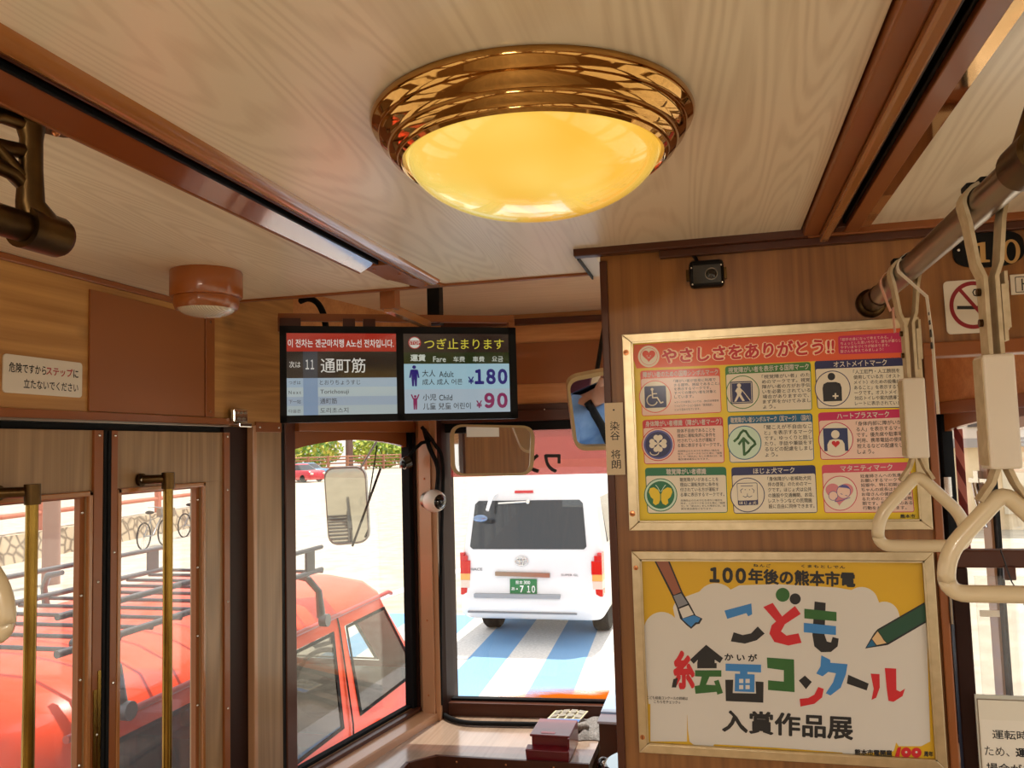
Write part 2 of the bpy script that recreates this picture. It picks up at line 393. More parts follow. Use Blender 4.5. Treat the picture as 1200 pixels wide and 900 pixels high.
# right ceiling strip: wide wooden moulding, glossy fillet, black slot, brown flat
g = MB(); g.box(0.190, 0.222, YB, YP, ZC-0.014, ZC+0.02, M['trim']); g.box(0.222, 0.240, YB, YP, ZC-0.026, ZC+0.02, M['mould'])
struct(g.build('trim_5', bevel=0.004))
g = MB(); g.box(0.240, 0.246, YB, 1.70, ZC-0.018, ZC+0.06, M['trimdd']); g.box(0.262, 0.268, YB, 1.70, ZC-0.004, ZC+0.06, M['black'])
g.box(0.268, 0.296, YB, YP, ZC-0.012, ZC+0.02, M['trim']); g.box(0.24, 0.27, 1.70, YP, ZC-0.010, ZC+0.02, M['trimd']); struct(g.build('trim_6', bevel=0.002))
struct(MB().box(0.300, 0.318, YB, 1.52, ZC-0.004, ZC+0.002, M['gold']).box(0.300, 0.318, 1.52, YP, ZC-0.004, ZC+0.002, M['mould']).build('trim_7'))

# ---- left wall: panel above the doors, saloon side behind
g = MB()
g.box(XL-0.03, XL, 1.20, 1.985, 1.806, ZC, M['wallw'])
g.box(XL-0.03, XL, 1.985, 2.30, 1.806, ZCAB, M['wallw'])
g.box(XL-0.03, XL, 2.30, 2.53, 1.818, ZCAB, M['wallw'])
struct(g.build('wall_left'))
saloon_panes = []
def saloon_side(name, x0, x1, ys):
    g = MB(); g.box(x0, x1, YB, ys, 0, 0.85, M['door']); g.box(x0, x1, YB, ys, 1.85, ZC, M['wallw'])
    y = YB
    while y < ys-0.01:
        g.box(x0, x1, y, min(y+0.14, ys), 0.85, 1.85, M['door'])
        if y+0.14 < ys:
            k = MB(); k.box((x0+x1)/2-0.002, (x0+x1)/2+0.002, y+0.13, min(y+1.01, ys), 0.84, 1.86, M['glass']); saloon_panes.append(k)
        y += 1.0
    return struct(g.build(name))
saloon_side('wall_saloon_left', XL-0.03, XL, 1.24)
saloon_side('wall_right', XR, XR+0.03, YP)
for i_, k_ in enumerate(saloon_panes): struct(k_.build('window_%d' % (5+i_)))
struct(MB().box(XL, XR, YB-0.03, YB, 0, 0.9, M['door']).box(XL, XR, YB-0.03, YB, 1.85, ZC, M['wallw']).box(XL, -0.8, YB-0.03, YB, 0.9, 1.85, M['door']).box(0.4, XR, YB-0.03, YB, 0.9, 1.85, M['door']).build('wall_back'))
# roof-edge trim on the left wall, header over the doors
g = MB(); g.box(XL, XL+0.010, 1.24, 1.985, 2.128, ZC, M['trim']); struct(g.build('trim_8', bevel=0.003))
g = MB(); g.box(XL, XL+0.012, 1.24, 2.155, 1.808, 1.828, M['trim']); g.box(XL-0.01, XL+0.016, 1.24, 2.12, 1.803, 1.809, M['steel']); struct(g.build('trim_9', bevel=0.001))
struct(MB().box(XL-0.06, XL-0.03, 1.24, 2.2, 1.76, 1.83, M['black']).build('trim_10'))
# brown cover panel with screwed edge strip
g = MB(); g.box(XL, XL+0.006, 1.583, 2.018, 1.830, 2.112, M['panel']); g = g.build('wall_panel', bevel=0.001); struct(g)
g = MB(); g.box(XL, XL+0.009, 2.020, 2.062, 1.830, 2.117, M['trim'])
for z in (1.845, 2.10): g.cyl((XL+0.009, 2.04, z), 0.004, 0.002, M['chrome'], (1, 0, 0), 10)
struct(g.build('trim_11', bevel=0.001))

# ---- folding door leaves (left)
def door_leaf(name, y0, y1, gl0, gl1, label):
    d = MB(); t = 0.034; zt = 1.787; zw = 1.634; zb = 0.55; X0 = XL-t-0.004
    d.box(X0, XL-0.004, y0, y1, zw+0.014, zt, M['door']); d.box(X0, XL-0.004, y0, y1, 0.03, zb, M['door'])
    d.box(X0, XL-0.004, y0, gl0-0.012, zb, zw+0.014, M['door']); d.box(X0, XL-0.004, gl1+0.044, y1, zb, zw+0.014, M['door'])
    o = struct(d.build(name, bevel=0.001))
    f = MB()
    for a in ((gl0-0.012, gl0), (gl1+0.044, gl1+0.056)): f.box(XL-0.006, XL+0.004, a[0], a[1], zb-0.012, zw+0.014, M['mould'])
    f.box(XL-0.006, XL+0.004, gl0-0.012, gl1+0.056, zw+0.002, zw+0.014, M['mould'])
    f.build('window_moulding', o, bevel=0.002)
    s = MB(); s.box(XL-0.024, XL-0.010, gl1+0.030, gl1+0.058, zb, zw+0.004, M['panel']); s.box(XL-0.036, XL-0.024, gl1+0.046, gl1+0.060, zb, zw+0.004, M['black'])
    s.box(XL-0.036, XL-0.008, gl0, gl1+0.05, zw-0.002, zw+0.004, M['trim'])
    z = 1.60
    while z > 0.6:
        s.ball((XL-0.010, gl1+0.037, z), 0.0045, M['chrome'], 8); z -= 0.185
    s.build('window_bead', o)
    MB().box(XL-0.034, XL-0.031, gl0-0.012, gl1+0.048, zb, zw+0.004, M['dglass']).build('glass_pane', o)
    return o
D1 = door_leaf('door_1', 1.20, 1.640, 1.26, 1.545, None)
D2 = door_leaf('door_2', 1.656, 2.148, 1.694, 1.972, None)
def stile(name, y0, y1, par, ylist):
    s = MB(); s.box(XL-0.005, XL+0.003, y0, y1, 0.03, 1.787, M['trim'])
    for z in ylist: s.ball((XL+0.003, (y0+y1)/2, z), 0.0042, M['chrome'], 8)
    return s.build(name, par, bevel=0.001)
stile('edge_strip', 1.604, 1.632, D1, (1.775, 1.44, 1.10, 0.78)); stile('edge_strip', 1.659, 1.680, D2, (1.775, 1.5, 1.2, 0.9, 0.7)); stile('edge_strip', 2.118, 2.146, D2, (1.775, 1.62, 1.3, 1.0, 0.75))
for y in (1.633, 1.648):
    MB().box(XL-0.03, XL+0.004, y, y+0.009, 0.03, 1.786, M['rubber']).build('door_seal', D1)
MB().box(XL+0.003, XL+0.005, 1.607, 1.617, 0.93, 1.20, M['brass']).box(XL+0.003, XL+0.005, 1.620, 1.629, 0.92, 1.24, M['brass']).build('latch_plate', D1)
def pole(par, y, zt):
    p = MB(); p.tube([(XL+0.055, y, 0.1), (XL+0.055, y, zt)], 0.0118, M['brass'], 20); o = p.build('grab_pole', par)
    q = MB(); q.tube([(XL+0.055, y+0.001, zt-0.035), (XL+0.055, y, zt+0.006)], 0.0155, M['bronze'], 20)
    q.tube([(XL+0.055, y, zt-0.010), (XL+0.018, y-0.02, zt-0.010), (XL+0.004, y-0.030, zt-0.010)], 0.011, M['bronze'], 12)
    q.cyl((XL-0.002, y-0.032, zt-0.010), 0.016, 0.008, M['bronze'], (1, 0, 0), 20); q.ball((XL+0.006, y-0.036, zt-0.010), 0.005, M['chrome'], 8)
    q.build('pole_bracket', o)
pole(D1, at_x(38, 568, XL+0.055).y, 1.668); pole(D2, at_x(197, 556, XL+0.055).y, 1.676)

# ---- dark red post, screwed pillar panel
struct(MB().box(XL-0.10, XL-0.02, 2.150, 2.30, 0.0, 1.81, M['trimdd']).build('wall_door_post'))
g = MB(); g.box(XL-0.02, XL+0.004, 2.272, 2.292, 0.0, 1.812, M['tan']); struct(g.build('trim_12', bevel=0.003))
g = MB(); g.box(XL-0.03, XL, 2.290, 2.446, 0.0, 1.80, M['door']); struct(g.build('wall_pillar'))
g = MB(); g.box(XL, XL+0.005, 2.285, 2.440, 1.790, 1.822, M['trim'])
for y in (2.305, 2.42): g.ball((XL+0.005, y, 1.806), 0.0042, M['chrome'], 8)
struct(g.build('trim_13', bevel=0.001))
struct(MB().box(XL-0.03, XL+0.001, 2.444, 2.462, 0.0, 1.82, M['black']).build('trim_14'))
g = MB(); g.box(XL-0.03, XL+0.006, 2.462, 2.528, 0.0, 1.835, M['trimd']); struct(g.build('trim_15', bevel=0.003))

# ---- nose side windows, left and (mirrored) right
def nose_window(T, wn, tn):
    g = MB()      # wall below and above
    def slab(t0, t1, z0, z1, d0, d1, mt, mb):
        p = [T(lw(t0, z0, d0)), T(lw(t1, z0, d0)), T(lw(t1, z0, d1)), T(lw(t0, z0, d1)), T(lw(t0, z1, d0)), T(lw(t1, z1, d0)), T(lw(t1, z1, d1)), T(lw(t0, z1, d1))]
        mb.hexa(p, mt)
    slab(-0.02, 0.90, 0.0, 0.665, -0.03, 0.0, M['door'], g); slab(-0.02, 0.95, 1.835, ZCAB+0.02, -0.03, 0.0, M['cabw'], g)
    struct(g.build('wall_nose_'+wn))
    f = MB()      # frame members and arched header board
    slab(0.0, 0.86, 1.795, 1.838, -0.01, 0.022, M['trim'], f)
    arch = [(0.0, 1.800)]+[(0.0+0.725*i/16, 1.733+0.032*math.sin(math.pi*min(1, max(0, i/16)))**0.8) for i in range(17)]+[(0.725, 1.800)]
    f.prism([T(lw(t, z, -0.025)) for t, z in arch], T(lw(0, 0, 0.0))-T(lw(0, 0, -0.022)), M['trim'])
    slab(0.725, 0.775, 0.64, 1.80, -0.03, 0.008, M['rubber'], f); slab(0.752, 0.800, 0.64, 1.80, -0.01, 0.020, M['trimdd'], f)
    slab(-0.004, 0.760, 0.655, 0.676, -0.03, -0.004, M['rubber'], f)
    slab(-0.004, 0.80, 0.630, 0.664, -0.02, 0.030, M['trimd'], f)
    o = struct(f.build('window_frame_'+wn, bevel=0.002))
    s = MB(); slab(-0.02, 0.86, 0.610, 0.650, 0.022, 0.105, M['tan'], s)
    struct(s.build(tn, bevel=0.005))
    p = MB(); slab(0.0, 0.735, 0.66, 1.795, -0.024, -0.020, M['glass'], p); struct(p.build('window_1' if wn == 'left' else 'window_3'))
nose_window(lambda p: Vector(p), 'left', 'trim_16'); nose_window(mirr, 'right', 'trim_17')

# ---- corner pillars
def corner(T, k):
    g = MB(); pl = [(-1.214, 3.25), (-1.160, 3.24), (-1.160, 3.42), (-1.26, 3.42), (-1.255, 3.30)]
    g.prism([T(Vector((x, y, 0.62))) for x, y in pl], (0, 0, 1.25), M['tan'])
    for z in (0.72, 1.02, 1.60): g.ball(T(Vector((-1.188, 3.243, z))), 0.0045, M['screw'], 8)
    struct(g.build('trim_%d' % k, bevel=0.003))
    g = MB(); g.prism([T(Vector((x, y, 0.62))) for x, y in [(-1.160, 3.252), (-1.139, 3.252), (-1.139, 3.42), (-1.160, 3.42)]], (0, 0, 1.25), M['tan']); struct(g.build('trim_%d' % (k+1), bevel=0.002))
    g = MB(); g.prism([T(Vector((x, y, 0.62))) for x, y in [(-1.139, 3.27), (-1.128, 3.30), (-1.118, 3.42), (-1.139, 3.42)]], (0, 0, 1.25), M['trimdd'])
    struct(g.build('trim_%d' % (k+2)))
corner(lambda p: Vector(p), 18); corner(mirr, 21)

# ---- windshield (two panes meeting at the middle), wall round it
def slabw(mb, T, t0, t1, z0, z1, d0, d1, mt):
    mb.hexa([T(ws(t0, z0, d0)), T(ws(t1, z0, d0)), T(ws(t1, z0, d1)), T(ws(t0, z0, d1)), T(ws(t0, z1, d0)), T(ws(t1, z1, d0)), T(ws(t1, z1, d1)), T(ws(t0, z1, d1))], mt)
HALF = 0.901
for T, sfx in ((lambda p: Vector(p), 'left'), (mirr, 'right')):
    g = MB(); slabw(g, T, -0.06, HALF, 0.0, 0.66, -0.05, 0.0, M['door']); slabw(g, T, -0.10, HALF, 1.84, ZCAB+0.02, -0.05, 0.0, M['cabw'])
    struct(g.build('wall_front_'+sfx))
    g = MB(); slabw(g, T, -0.03, HALF, 0.618, 0.672, -0.03, 0.035, M['trimd']); slabw(g, T, -0.02, HALF, 0.666, 0.682, -0.03, 0.005, M['rubber'])
    slabw(g, T, -0.03, HALF, 1.828, 1.872, -0.03, 0.045, M['trimd']); slabw(g, T, -0.02, HALF, 1.790, 1.830, -0.03, 0.012, M['black']); slabw(g, T, -0.014, 0.004, 0.67, 1.83, -0.03, 0.01, M['trimdd'])
    struct(g.build('windshield_frame_'+sfx, bevel=0.002))
    g = MB(); slabw(g, T, 0.0, HALF, 0.672, 1.81, -0.024, -0.019, M['glass']); struct(g.build('window_2' if sfx == 'left' else 'window_4'))
# front wall panels over the windshield: top trim, brown board, lower board
g = MB(); slabw(g, mirr, 0, HALF, 2.242, ZCAB, 0, 0.03, M['trimd']); slabw(g, lambda p: Vector(p), 0, HALF, 2.236, 2.262, 0, 0.03, M['trimd']); struct(g.build('trim_24', bevel=0.003))
g = MB()
for T in (lambda p: Vector(p), mirr): slabw(g, T, -0.05, HALF, 1.985, 2.160, 0.001, 0.012, M['panel'])
struct(g.build('wall_front_panel', bevel=0.002))
g = MB()
for T in (lambda p: Vector(p), mirr):
    slabw(g, T, -0.05, HALF, 1.860, 1.900, 0.001, 0.024, M['trimd'])
struct(g.build('trim_25', bevel=0.002))
g = MB(); g.obox(ws(0.56, 1.848, 0.05), WSd*0.016, WSn*0.008, (0, 0, 0.008), M['orange']); g.ball(ws(0.44, 1.873, 0.046), 0.004, M['chrome'], 8); struct(g.build('trim_26', bevel=0.001))

# ---- partition behind the driver, its edge boards, top trim, cab doorway
g = MB()
g.box(-0.228, 0.415, YP, YP+0.035, 0.0, ZC, M['part'])
g.box(0.415, XR, YP, YP+0.035, 1.898, ZC, M['part'])
g.box(-0.228, XR, YP+0.006, YP+0.030, ZC, ZCAB+0.02, M['cabw'])
struct(g.build('wall_partition'))
g = MB(); g.box(-0.229, -0.213, YP-0.008, YP+0.04, 0.0, 2.118, M['trimd']); struct(g.build('trim_27', bevel=0.002))
g = MB(); g.box(-0.282, 0.20, YP-0.030, YP-0.002, 2.128, 2.152, M['trimd']); g.box(-0.10, XR, YP-0.016, YP, 2.112, 2.130, M['trimd']); g.box(0.20, XR, YP-0.022, YP, 2.128, 2.152, M['trim']); struct(g.build('trim_28', bevel=0.003))
g = MB(); g.box(-0.275, -0.24, YP+0.01, 1.985, 2.134, 2.15, M['white']); g.box(-0.279, -0.275, YP, 1.985, 2.126, 2.15, M['black']); struct(g.build('trim_29', bevel=0.001))
g = MB(); g.box(0.402, 0.418, YP-0.012, YP+0.045, 0.0, 1.90, M['trim']); g.box(0.402, XR, YP-0.014, YP+0.045, 1.874, 1.902, M['trim']); struct(g.build('trim_30', bevel=0.003))
# ================================================================ THINGS ON THE CEILING AND WALLS
# ---- round ceiling lamp
def lamp(x, y, label, shade, name='ceiling_lamp'):
    t = thing(name, label, 'ceiling lamp', (x, y, ZC))
    pr = [(0.206, 0.0), (0.209, -0.006), (0.206, -0.013), (0.199, -0.016), (0.197, -0.020), (0.199, -0.024), (0.196, -0.030), (0.189, -0.033), (0.186, -0.037), (0.187, -0.041),
          (0.184, -0.046), (0.177, -0.049), (0.174, -0.052), (0.174, -0.055), (0.170, -0.058), (0.166, -0.056), (0.163, -0.046), (0.160, -0.030)]
    # a slightly fuller moulding between the steps
    MB().lathe(pr, (x, y, ZC), M['gold'], seg=128).build('lamp_ring', t)
    r, d = 0.166, 0.083
    dome = [(r*math.cos(a), -0.040-d*math.sin(a)) for a in [math.pi/2*i/20 for i in range(21)]]
    dome[-1] = (0.0002, dome[-1][1])
    MB().lathe(dome, (x, y, ZC), shade, seg=96).build('lamp_shade', t)
    return t
m = mat('amber_glass_shade', (250, 190, 80), 0.18, coat=0.8, emit=(255, 203, 84), estr=0.72)
b = m.node_tree.nodes['Principled BSDF']; N = m.node_tree.nodes.new; L = m.node_tree.links.new   # glow uneven over the bulbs behind the glass
tc = N('ShaderNodeTexCoord'); nz = N('ShaderNodeTexNoise'); nz.inputs['Scale'].default_value = 7; nz.inputs['Detail'].default_value = 1; L(tc.outputs['Object'], nz.inputs['Vector'])
cr = N('ShaderNodeValToRGB'); cr.color_ramp.elements[0].color = rgb(255, 196, 72); cr.color_ramp.elements[1].color = rgb(255, 224, 112); cr.color_ramp.elements[0].position = 0.35; cr.color_ramp.elements[1].position = 0.65
L(nz.outputs['Fac'], cr.inputs[0]); L(cr.outputs[0], b.inputs['Emission Color']); b.inputs['Base Color'].default_value = rgb(120, 80, 20)
M['dome'] = m
M['dome2'] = mat('added_lamp_shade', (250, 230, 190), 0.2, emit=(255, 243, 224), estr=68.0)  # strong glow for the unseen rear lamps, added to light the interior
lamp(-0.215, 1.02, 'round ceiling lamp with polished gold ring and glowing amber glass dome', M['dome'])
lamp(-0.215, -1.0, 'added unseen gold-ringed ceiling lamp one bay behind the camera, brightening the saloon', M['dome2'])  # this lamp and the next are out of view, added as extra light
lamp(-0.215, -2.9, 'added unseen gold-ringed ceiling lamp at the far rear, brightening the saloon', M['dome2'])

# ---- orange-brown round light fitting (left ceiling)
cx, cy = -1.125, 1.645
t = thing('ceiling_spotlight', 'small orange-brown round ceiling light with clear ribbed lens by the left wall', 'ceiling light', (cx, cy, ZC))
MB().lathe([(0.078, 0), (0.080, -0.003), (0.080, -0.057), (0.078, -0.061), (0.072, -0.062)], (cx, cy, ZC), M['orange'], seg=64).build('housing', t)
MB().lathe([(0.0705, -0.055), (0.0725, -0.064), (0.0725, -0.074), (0.069, -0.086), (0.066, -0.089), (0.061, -0.087)], (cx, cy, ZC), M['orange'], seg=64).build('lamp_collar', t)
lens = [(0.063*math.cos(a), -0.086-0.020*math.sin(a)) for a in [math.pi/2*i/10 for i in range(11)]]; lens[-1] = (0.0002, lens[-1][1])
m = M['lens']; nt = m.node_tree; tc = nt.nodes.new('ShaderNodeTexCoord'); wv = nt.nodes.new('ShaderNodeTexWave'); wv.inputs['Scale'].default_value = 60
nt.links.new(tc.outputs['Object'], wv.inputs['Vector']); bp = nt.nodes.new('ShaderNodeBump'); bp.inputs['Strength'].default_value = 0.6; bp.inputs['Distance'].default_value = 0.003
nt.links.new(wv.outputs['Fac'], bp.inputs['Height']); nt.links.new(bp.outputs[0], nt.nodes['Principled BSDF'].inputs['Normal'])
MB().lathe(lens, (cx, cy, ZC), M['lens'], seg=64).build('lens', t)

# ---- handrails with cast brackets
def rail_bracket(parent, X, y, z_r, side):
    """side: direction in x of the openwork web from the arm's foot (towards the wall)"""
    b = MB()
    # ceiling base plate, boat shaped, long axis along the rail
    pl = []
    for i in range(24):
        a = 2*math.pi*i/24; pl.append((X+0.030*math.sin(a)*(1-0.25*abs(math.cos(a))), y+0.000+0.082*math.cos(a), ZC-0.014))
    b.prism(pl, (0, 0, 0.014), M['bronze'])
    for s in (-1, 1): b.ball((X, y+0.000+s*0.062, ZC-0.014), 0.006, M['screw'], 8)
    base = b.build('bracket_base', parent, bevel=0.002)
    a = MB(); a.tube([(X, y+0.020, ZC-0.008), (X+0.002, y+0.022, ZC-0.04), (X+0.004, y+0.020, ZC-0.075), (X+0.002, y+0.022, ZC-0.115), (X, y+0.034, z_r+0.012)], [0.018, 0.012, 0.0125, 0.015, 0.022], M['bronze'], 12, sx=1.15)
    a.tube([(X, y-0.04, ZC-0.008), (X, y-0.04, ZC-0.02), (X-side*0.0, y-0.115, z_r+0.07), (X, y-0.15, z_r+0.02), (X, y-0.15, z_r)], [0.012, 0.010, 0.009, 0.010, 0.012], M['bronze'], 10)
    for (y0, z0, y1, z1) in ((0.018, ZC-0.022, -0.06, ZC-0.04), (0.018, ZC-0.055, -0.10, z_r+0.06), (0.020, ZC-0.095, -0.085, ZC-0.04), (0.026, z_r+0.045, -0.03, ZC-0.085)):
        a.tube([(X, y+y0, z0), (X, y+(y0+y1)/2, (z0+z1)/2+0.006), (X, y+y1, z1)], 0.0095, M['bronze'], 8)
    a.build('bracket_arm', parent)
    k = MB(); k.tube([(X, y+0.012, z_r), (X, y+0.066, z_r)], 0.0255, M['bronze'], 24); k.build('bracket_collar', parent)
ZR_L, ZR_R = CAM.z+0.277, CAM.z+0.268
XRL, XRR = -0.785, 0.314
t = thing('grab_rail', 'aged bronze grab rail and openwork bracket under the left ceiling', 'handrail', (XRL, 0.6, ZR_L))
r_ = MB(); r_.tube([(XRL, -3.9, ZR_L), (XRL, 0.80, ZR_L)], 0.0185, M['bronze'], 24); r_.tube([(XRL, 0.80, ZR_L), (XRL, 0.845, ZR_L)], 0.023, M['trimd'], 24); r_.build('rail', t)
rail_bracket(t, XRL, 0.773, ZR_L, -1)
t = thing('grab_rail', 'steel grab rail above the straps, ending at the wooden partition', 'handrail', (XRR, 1.0, ZR_R))
r_ = MB(); r_.tube([(XRR, -3.9, ZR_R), (XRR, YP-0.012, ZR_R)], 0.0185, M['steel'], 28); r_.build('rail', t)
r_ = MB(); r_.lathe([(0.020, -0.10), (0.021, -0.024), (0.027, -0.020), (0.029, -0.004), (0.029, 0)], (XRR, YP, ZR_R), M['bronze'], (0, 1, 0), 32); r_.build('end_flange', t)
r_ = MB(); r_.tube([(XRR, 0.915, ZR_R), (XRR, 0.855, ZR_R)], 0.0245, M['bronze'], 28); r_.tube([(XRR, 0.885, ZR_R), (XRR+0.01, 0.86, ZR_R+0.06), (XRR+0.055, 0.85, ZC-0.01)], [0.022, 0.016, 0.02], M['bronze'], 16); r_.build('bracket_arm', t)
pl = [(XRR+0.058+0.032*math.copysign(abs(math.sin(2*math.pi*i/24))**0.6, math.sin(2*math.pi*i/24)), 0.80+0.085*math.copysign(abs(math.cos(2*math.pi*i/24))**0.5, math.cos(2*math.pi*i/24)), ZC-0.012) for i in range(24)]
r_ = MB(); r_.prism(pl, (0, 0, 0.012), M['bronze']); r_.ball((XRR+0.058, 0.865, ZC-0.012), 0.006, M['chrome'], 10); r_.build('bracket_base', t, bevel=0.002)

# ---- hanging straps
def hang_strap(X, y, ZR, label, grp, dz=0.0, full=True, ang=0.0):
    t = thing('hanging_strap', label, 'strap', (X, y, ZR), grp)
    rr = 0.0205; w = 0.014
    def band(path, wd, th, mt, mb):
        n = len(path); vs = []
        for i, (px, pz) in enumerate(path):
            a = path[max(i-1, 0)]; c = path[min(i+1, n-1)]; tx, tz = c[0]-a[0], c[1]-a[1]; l = math.hypot(tx, tz) or 1; nx, nz = -tz/l, tx/l
            for sy in (-1, 1):
                for sn in (-1, 1): vs.append((X+px+nx*th/2*sn, y+sy*wd, pz+nz*th/2*sn))
        fs = []
        for i in range(n-1):
            o = i*4; q = o+4
            fs += [(o, q, q+1, o+1), (o+1, q+1, q+3, o+3), (o+3, q+3, q+2, o+2), (o+2, q+2, q, o)]
        fs += [(0, 1, 3, 2), (4*n-4, 4*n-2, 4*n-1, 4*n-3)]
        mb.add(vs, fs, mt, False)
    zt = ZR-0.088+dz; zs0 = ZR-0.178+dz; zs1 = ZR-0.308+dz; za = zs1-0.022
    b = MB()
    loop = [(-0.006, zs0), (-0.006, zt), (-0.012, zt+0.016), (-rr*0.86, ZR-0.022)] + [(rr*1.08*math.cos(a), ZR+rr*1.08*math.sin(a)) for a in [math.pi-math.pi*i/10 for i in range(11)]] + [(rr*0.86, ZR-0.022), (0.012, zt+0.016), (0.006, zt), (0.006, zs0)]
    band(loop, w, 0.0045, M['strap'], b); b.build('strap_band', t)
    b = MB(); band([(0.0115, zt-0.01), (0.0115, zt-0.075)], w*0.96, 0.004, M['strap'], b); band([(0.0155, zt+0.005), (0.0155, zt-0.06)], w*0.9, 0.0035, M['strap'], b)
    b.build('strap_tail', t)
    for k, z in enumerate((zt-0.016, zt-0.052)):
        MB().cyl((X-0.0085, y, z), 0.0045, 0.004, M['bronze'], (-1, 0, 0), 12).build('rivet', t)
    MB().box(X-0.006, X+0.006, y-0.019, y+0.019, ZR+rr*1.05, ZR+rr*1.05+0.006, M['black']).box(X-0.016, X+0.016, y-0.003, y+0.021, ZR+rr*0.9, ZR+rr*0.9+0.008, M['black']).build('rail_clamp', t, bevel=0.002)
    s = MB(); s.box(X-0.0165, X+0.0165, y-0.019, y+0.019, zs1, zs0, M['sheath']); s = s.build('strap_sleeve', t, bevel=0.003)
    MB().box(X-0.0175, X-0.0163, y-0.0165, y+0.0165, zs1+0.004, zs0-0.004, M['strap']).build('sleeve_insert', s)
    b = MB(); band([(-0.006, zs1), (-0.012, zs1-0.016), (-0.026, za-0.014)], w*0.75, 0.005, M['strap'], b); band([(0.006, zs1), (0.012, zs1-0.016), (0.022, za-0.012)], w*0.75, 0.005, M['strap'], b)
    b.build('grip_loop', t)
    # triangular grip, in the plane across the rail
    hw, hb = 0.0665, 0.115; zc = za-0.004
    cor = [(0, zc, 0.016), (hw, zc-hb*0.63, 0.03), (hw-0.002, zc-hb, 0.02), (-hw+0.002, zc-hb, 0.02), (-hw, zc-hb*0.63, 0.03)]
    path = []
    for i, (px, pz, rad) in enumerate(cor):
        p = Vector((px, 0, pz)); a = Vector((cor[i-1][0], 0, cor[i-1][1])); c = Vector((cor[(i+1) % 5][0], 0, cor[(i+1) % 5][1]))
        p0 = p+(a-p).normalized()*rad; p1 = p+(c-p).normalized()*rad
        for k in range(7):
            u = k/6; path.append(Vector((X, y, 0))+p0*(1-u)**2+p*2*u*(1-u)+p1*u*u)
    g = MB(); g.tube(path, 0.0098, M['ivory'], 14, closed=True); g.build('grip', t)
    return t
hang_strap(XRR, 1.045, ZR_R, 'nearer cream hanging strap with triangular grip on the steel rail, cut by the right edge', 'hanging straps')
hang_strap(XRR, 1.455, ZR_R, 'farther cream hanging strap with triangular grip in front of the yellow poster', 'hanging straps', 0.004)
hang_strap(XRL, 0.709, ZR_L, 'hanging strap on the left bronze rail, only a grip corner showing at the left edge', 'hanging straps', -0.008)
# paper / plastic bands looped over the rail
def rail_tag(y, z1, mt, label, marks=False, xo=0.0):
    n = 10; rr = 0.0215; w = 0.008
    pts = [(XRR-rr*math.sin(a)-0.001, ZR_R+rr*math.cos(a)) for a in [math.pi*(0.02+0.6*i/n) for i in range(n+1)]]
    x0 = pts[-1][0]; x0 += xo; pts += [(x0+0.012, ZR_R-0.05), (x0+0.016, (ZR_R+z1)/2), (x0+0.017, z1)]
    mb = MB(); vs = []
    for px, pz in pts:
        vs += [(px, y-w, pz), (px, y+w, pz), (px+0.0008, y+w, pz), (px+0.0008, y-w, pz)]
    fs = []
    for i in range(len(pts)-1):
        o = 4*i; q = o+4
        for k in range(4): fs.append((o+k, o+(k+1) % 4, q+(k+1) % 4, q+k))
    mb.add(vs, fs, mt)
    if marks:
        z = ZR_R-0.055; k = 0
        while z > z1+0.10:
            h = (0.009, 0.008, 0.007, 0.012, 0.010)[k % 5]; mb.box(x0+0.0135, x0+0.0146, y-w*0.5, y+w*0.4, z-h, z, M['text']); z -= h+0.008; k += 1
    return mb
p = rail_tag(1.535, ZR_R-0.088, mat('pale_pink_band', (226, 176, 156), 0.5), '').build('rail_band'); tag(p, 'short pale pink band looped over the steel rail near its wall end', 'band')
p = rail_tag(1.395, ZR_R-0.235, M['paper'], '', True, 0.026).build('rail_band'); tag(p, 'long thin white band with black print hanging from the steel rail', 'band')

# ---- chrome hinge block at the end of the door header
t = thing('hinge_bracket', 'chrome hinge bracket with screws at the end of the door header', 'hinge', (XL, 2.18, 1.83))
p0 = at_x(267, 482, XL); p1 = at_x(284, 499, XL)
MB().box(XL+0.012, XL+0.026, 2.135, 2.205, 1.818, 1.856, M['chrome']).build('plate', t, bevel=0.003)
MB().box(XL+0.006, XL+0.034, 2.150, 2.215, 1.802, 1.816, M['chrome']).build('hinge_knuckle', t, bevel=0.003)
for y, z in ((2.148, 1.846), (2.170, 1.846), (2.192, 1.846), (2.158, 1.828), (2.182, 1.828)): MB().ball((XL+0.027, y, z), 0.0045, M['steel'], 10).build('screw', t)

# ---- black dash recorder on the partition
a0 = at_y(807, 306, YP-0.03); a1 = at_y(849, 334, YP-0.03)
t = thing('recorder_camera', 'small black box camera screwed to the partition above the yellow poster', 'camera', ((a0.x+a1.x)/2, YP-0.02, a1.z))
MB().box(a0.x, a1.x, YP-0.034, YP-0.002, a1.z, a0.z, M['black']).build('housing', t, bevel=0.008)
cxx = a0.x+(a1.x-a0.x)*0.64; czz = (a0.z+a1.z)/2-0.004
MB().box(a0.x+0.008, a1.x-0.006, YP-0.036, YP-0.033, a1.z+0.006, a0.z-0.012, M['blackg']).build('front_plate', t)
l = MB().lathe([(0.0125, 0), (0.0125, 0.004), (0.0115, 0.004), (0.0105, 0.001)], (cxx, YP-0.036, czz), M['steel'], (0, -1, 0), 32).build('lens_ring', t)
MB().lathe([(0.0105, 0.0005), (0.006, 0.003), (0.0001, 0.004)], (cxx, YP-0.036, czz), M['blackg'], (0, -1, 0), 32).build('lens', t)
for x, z in ((a0.x+0.005, a0.z-0.016), (a1.x-0.005, a0.z-0.014), (a0.x+0.006, a1.z+0.005), (a1.x-0.004, a1.z+0.006)): MB().ball((x, YP-0.035, z), 0.0022, M['chrome'], 8).build('screw', t)
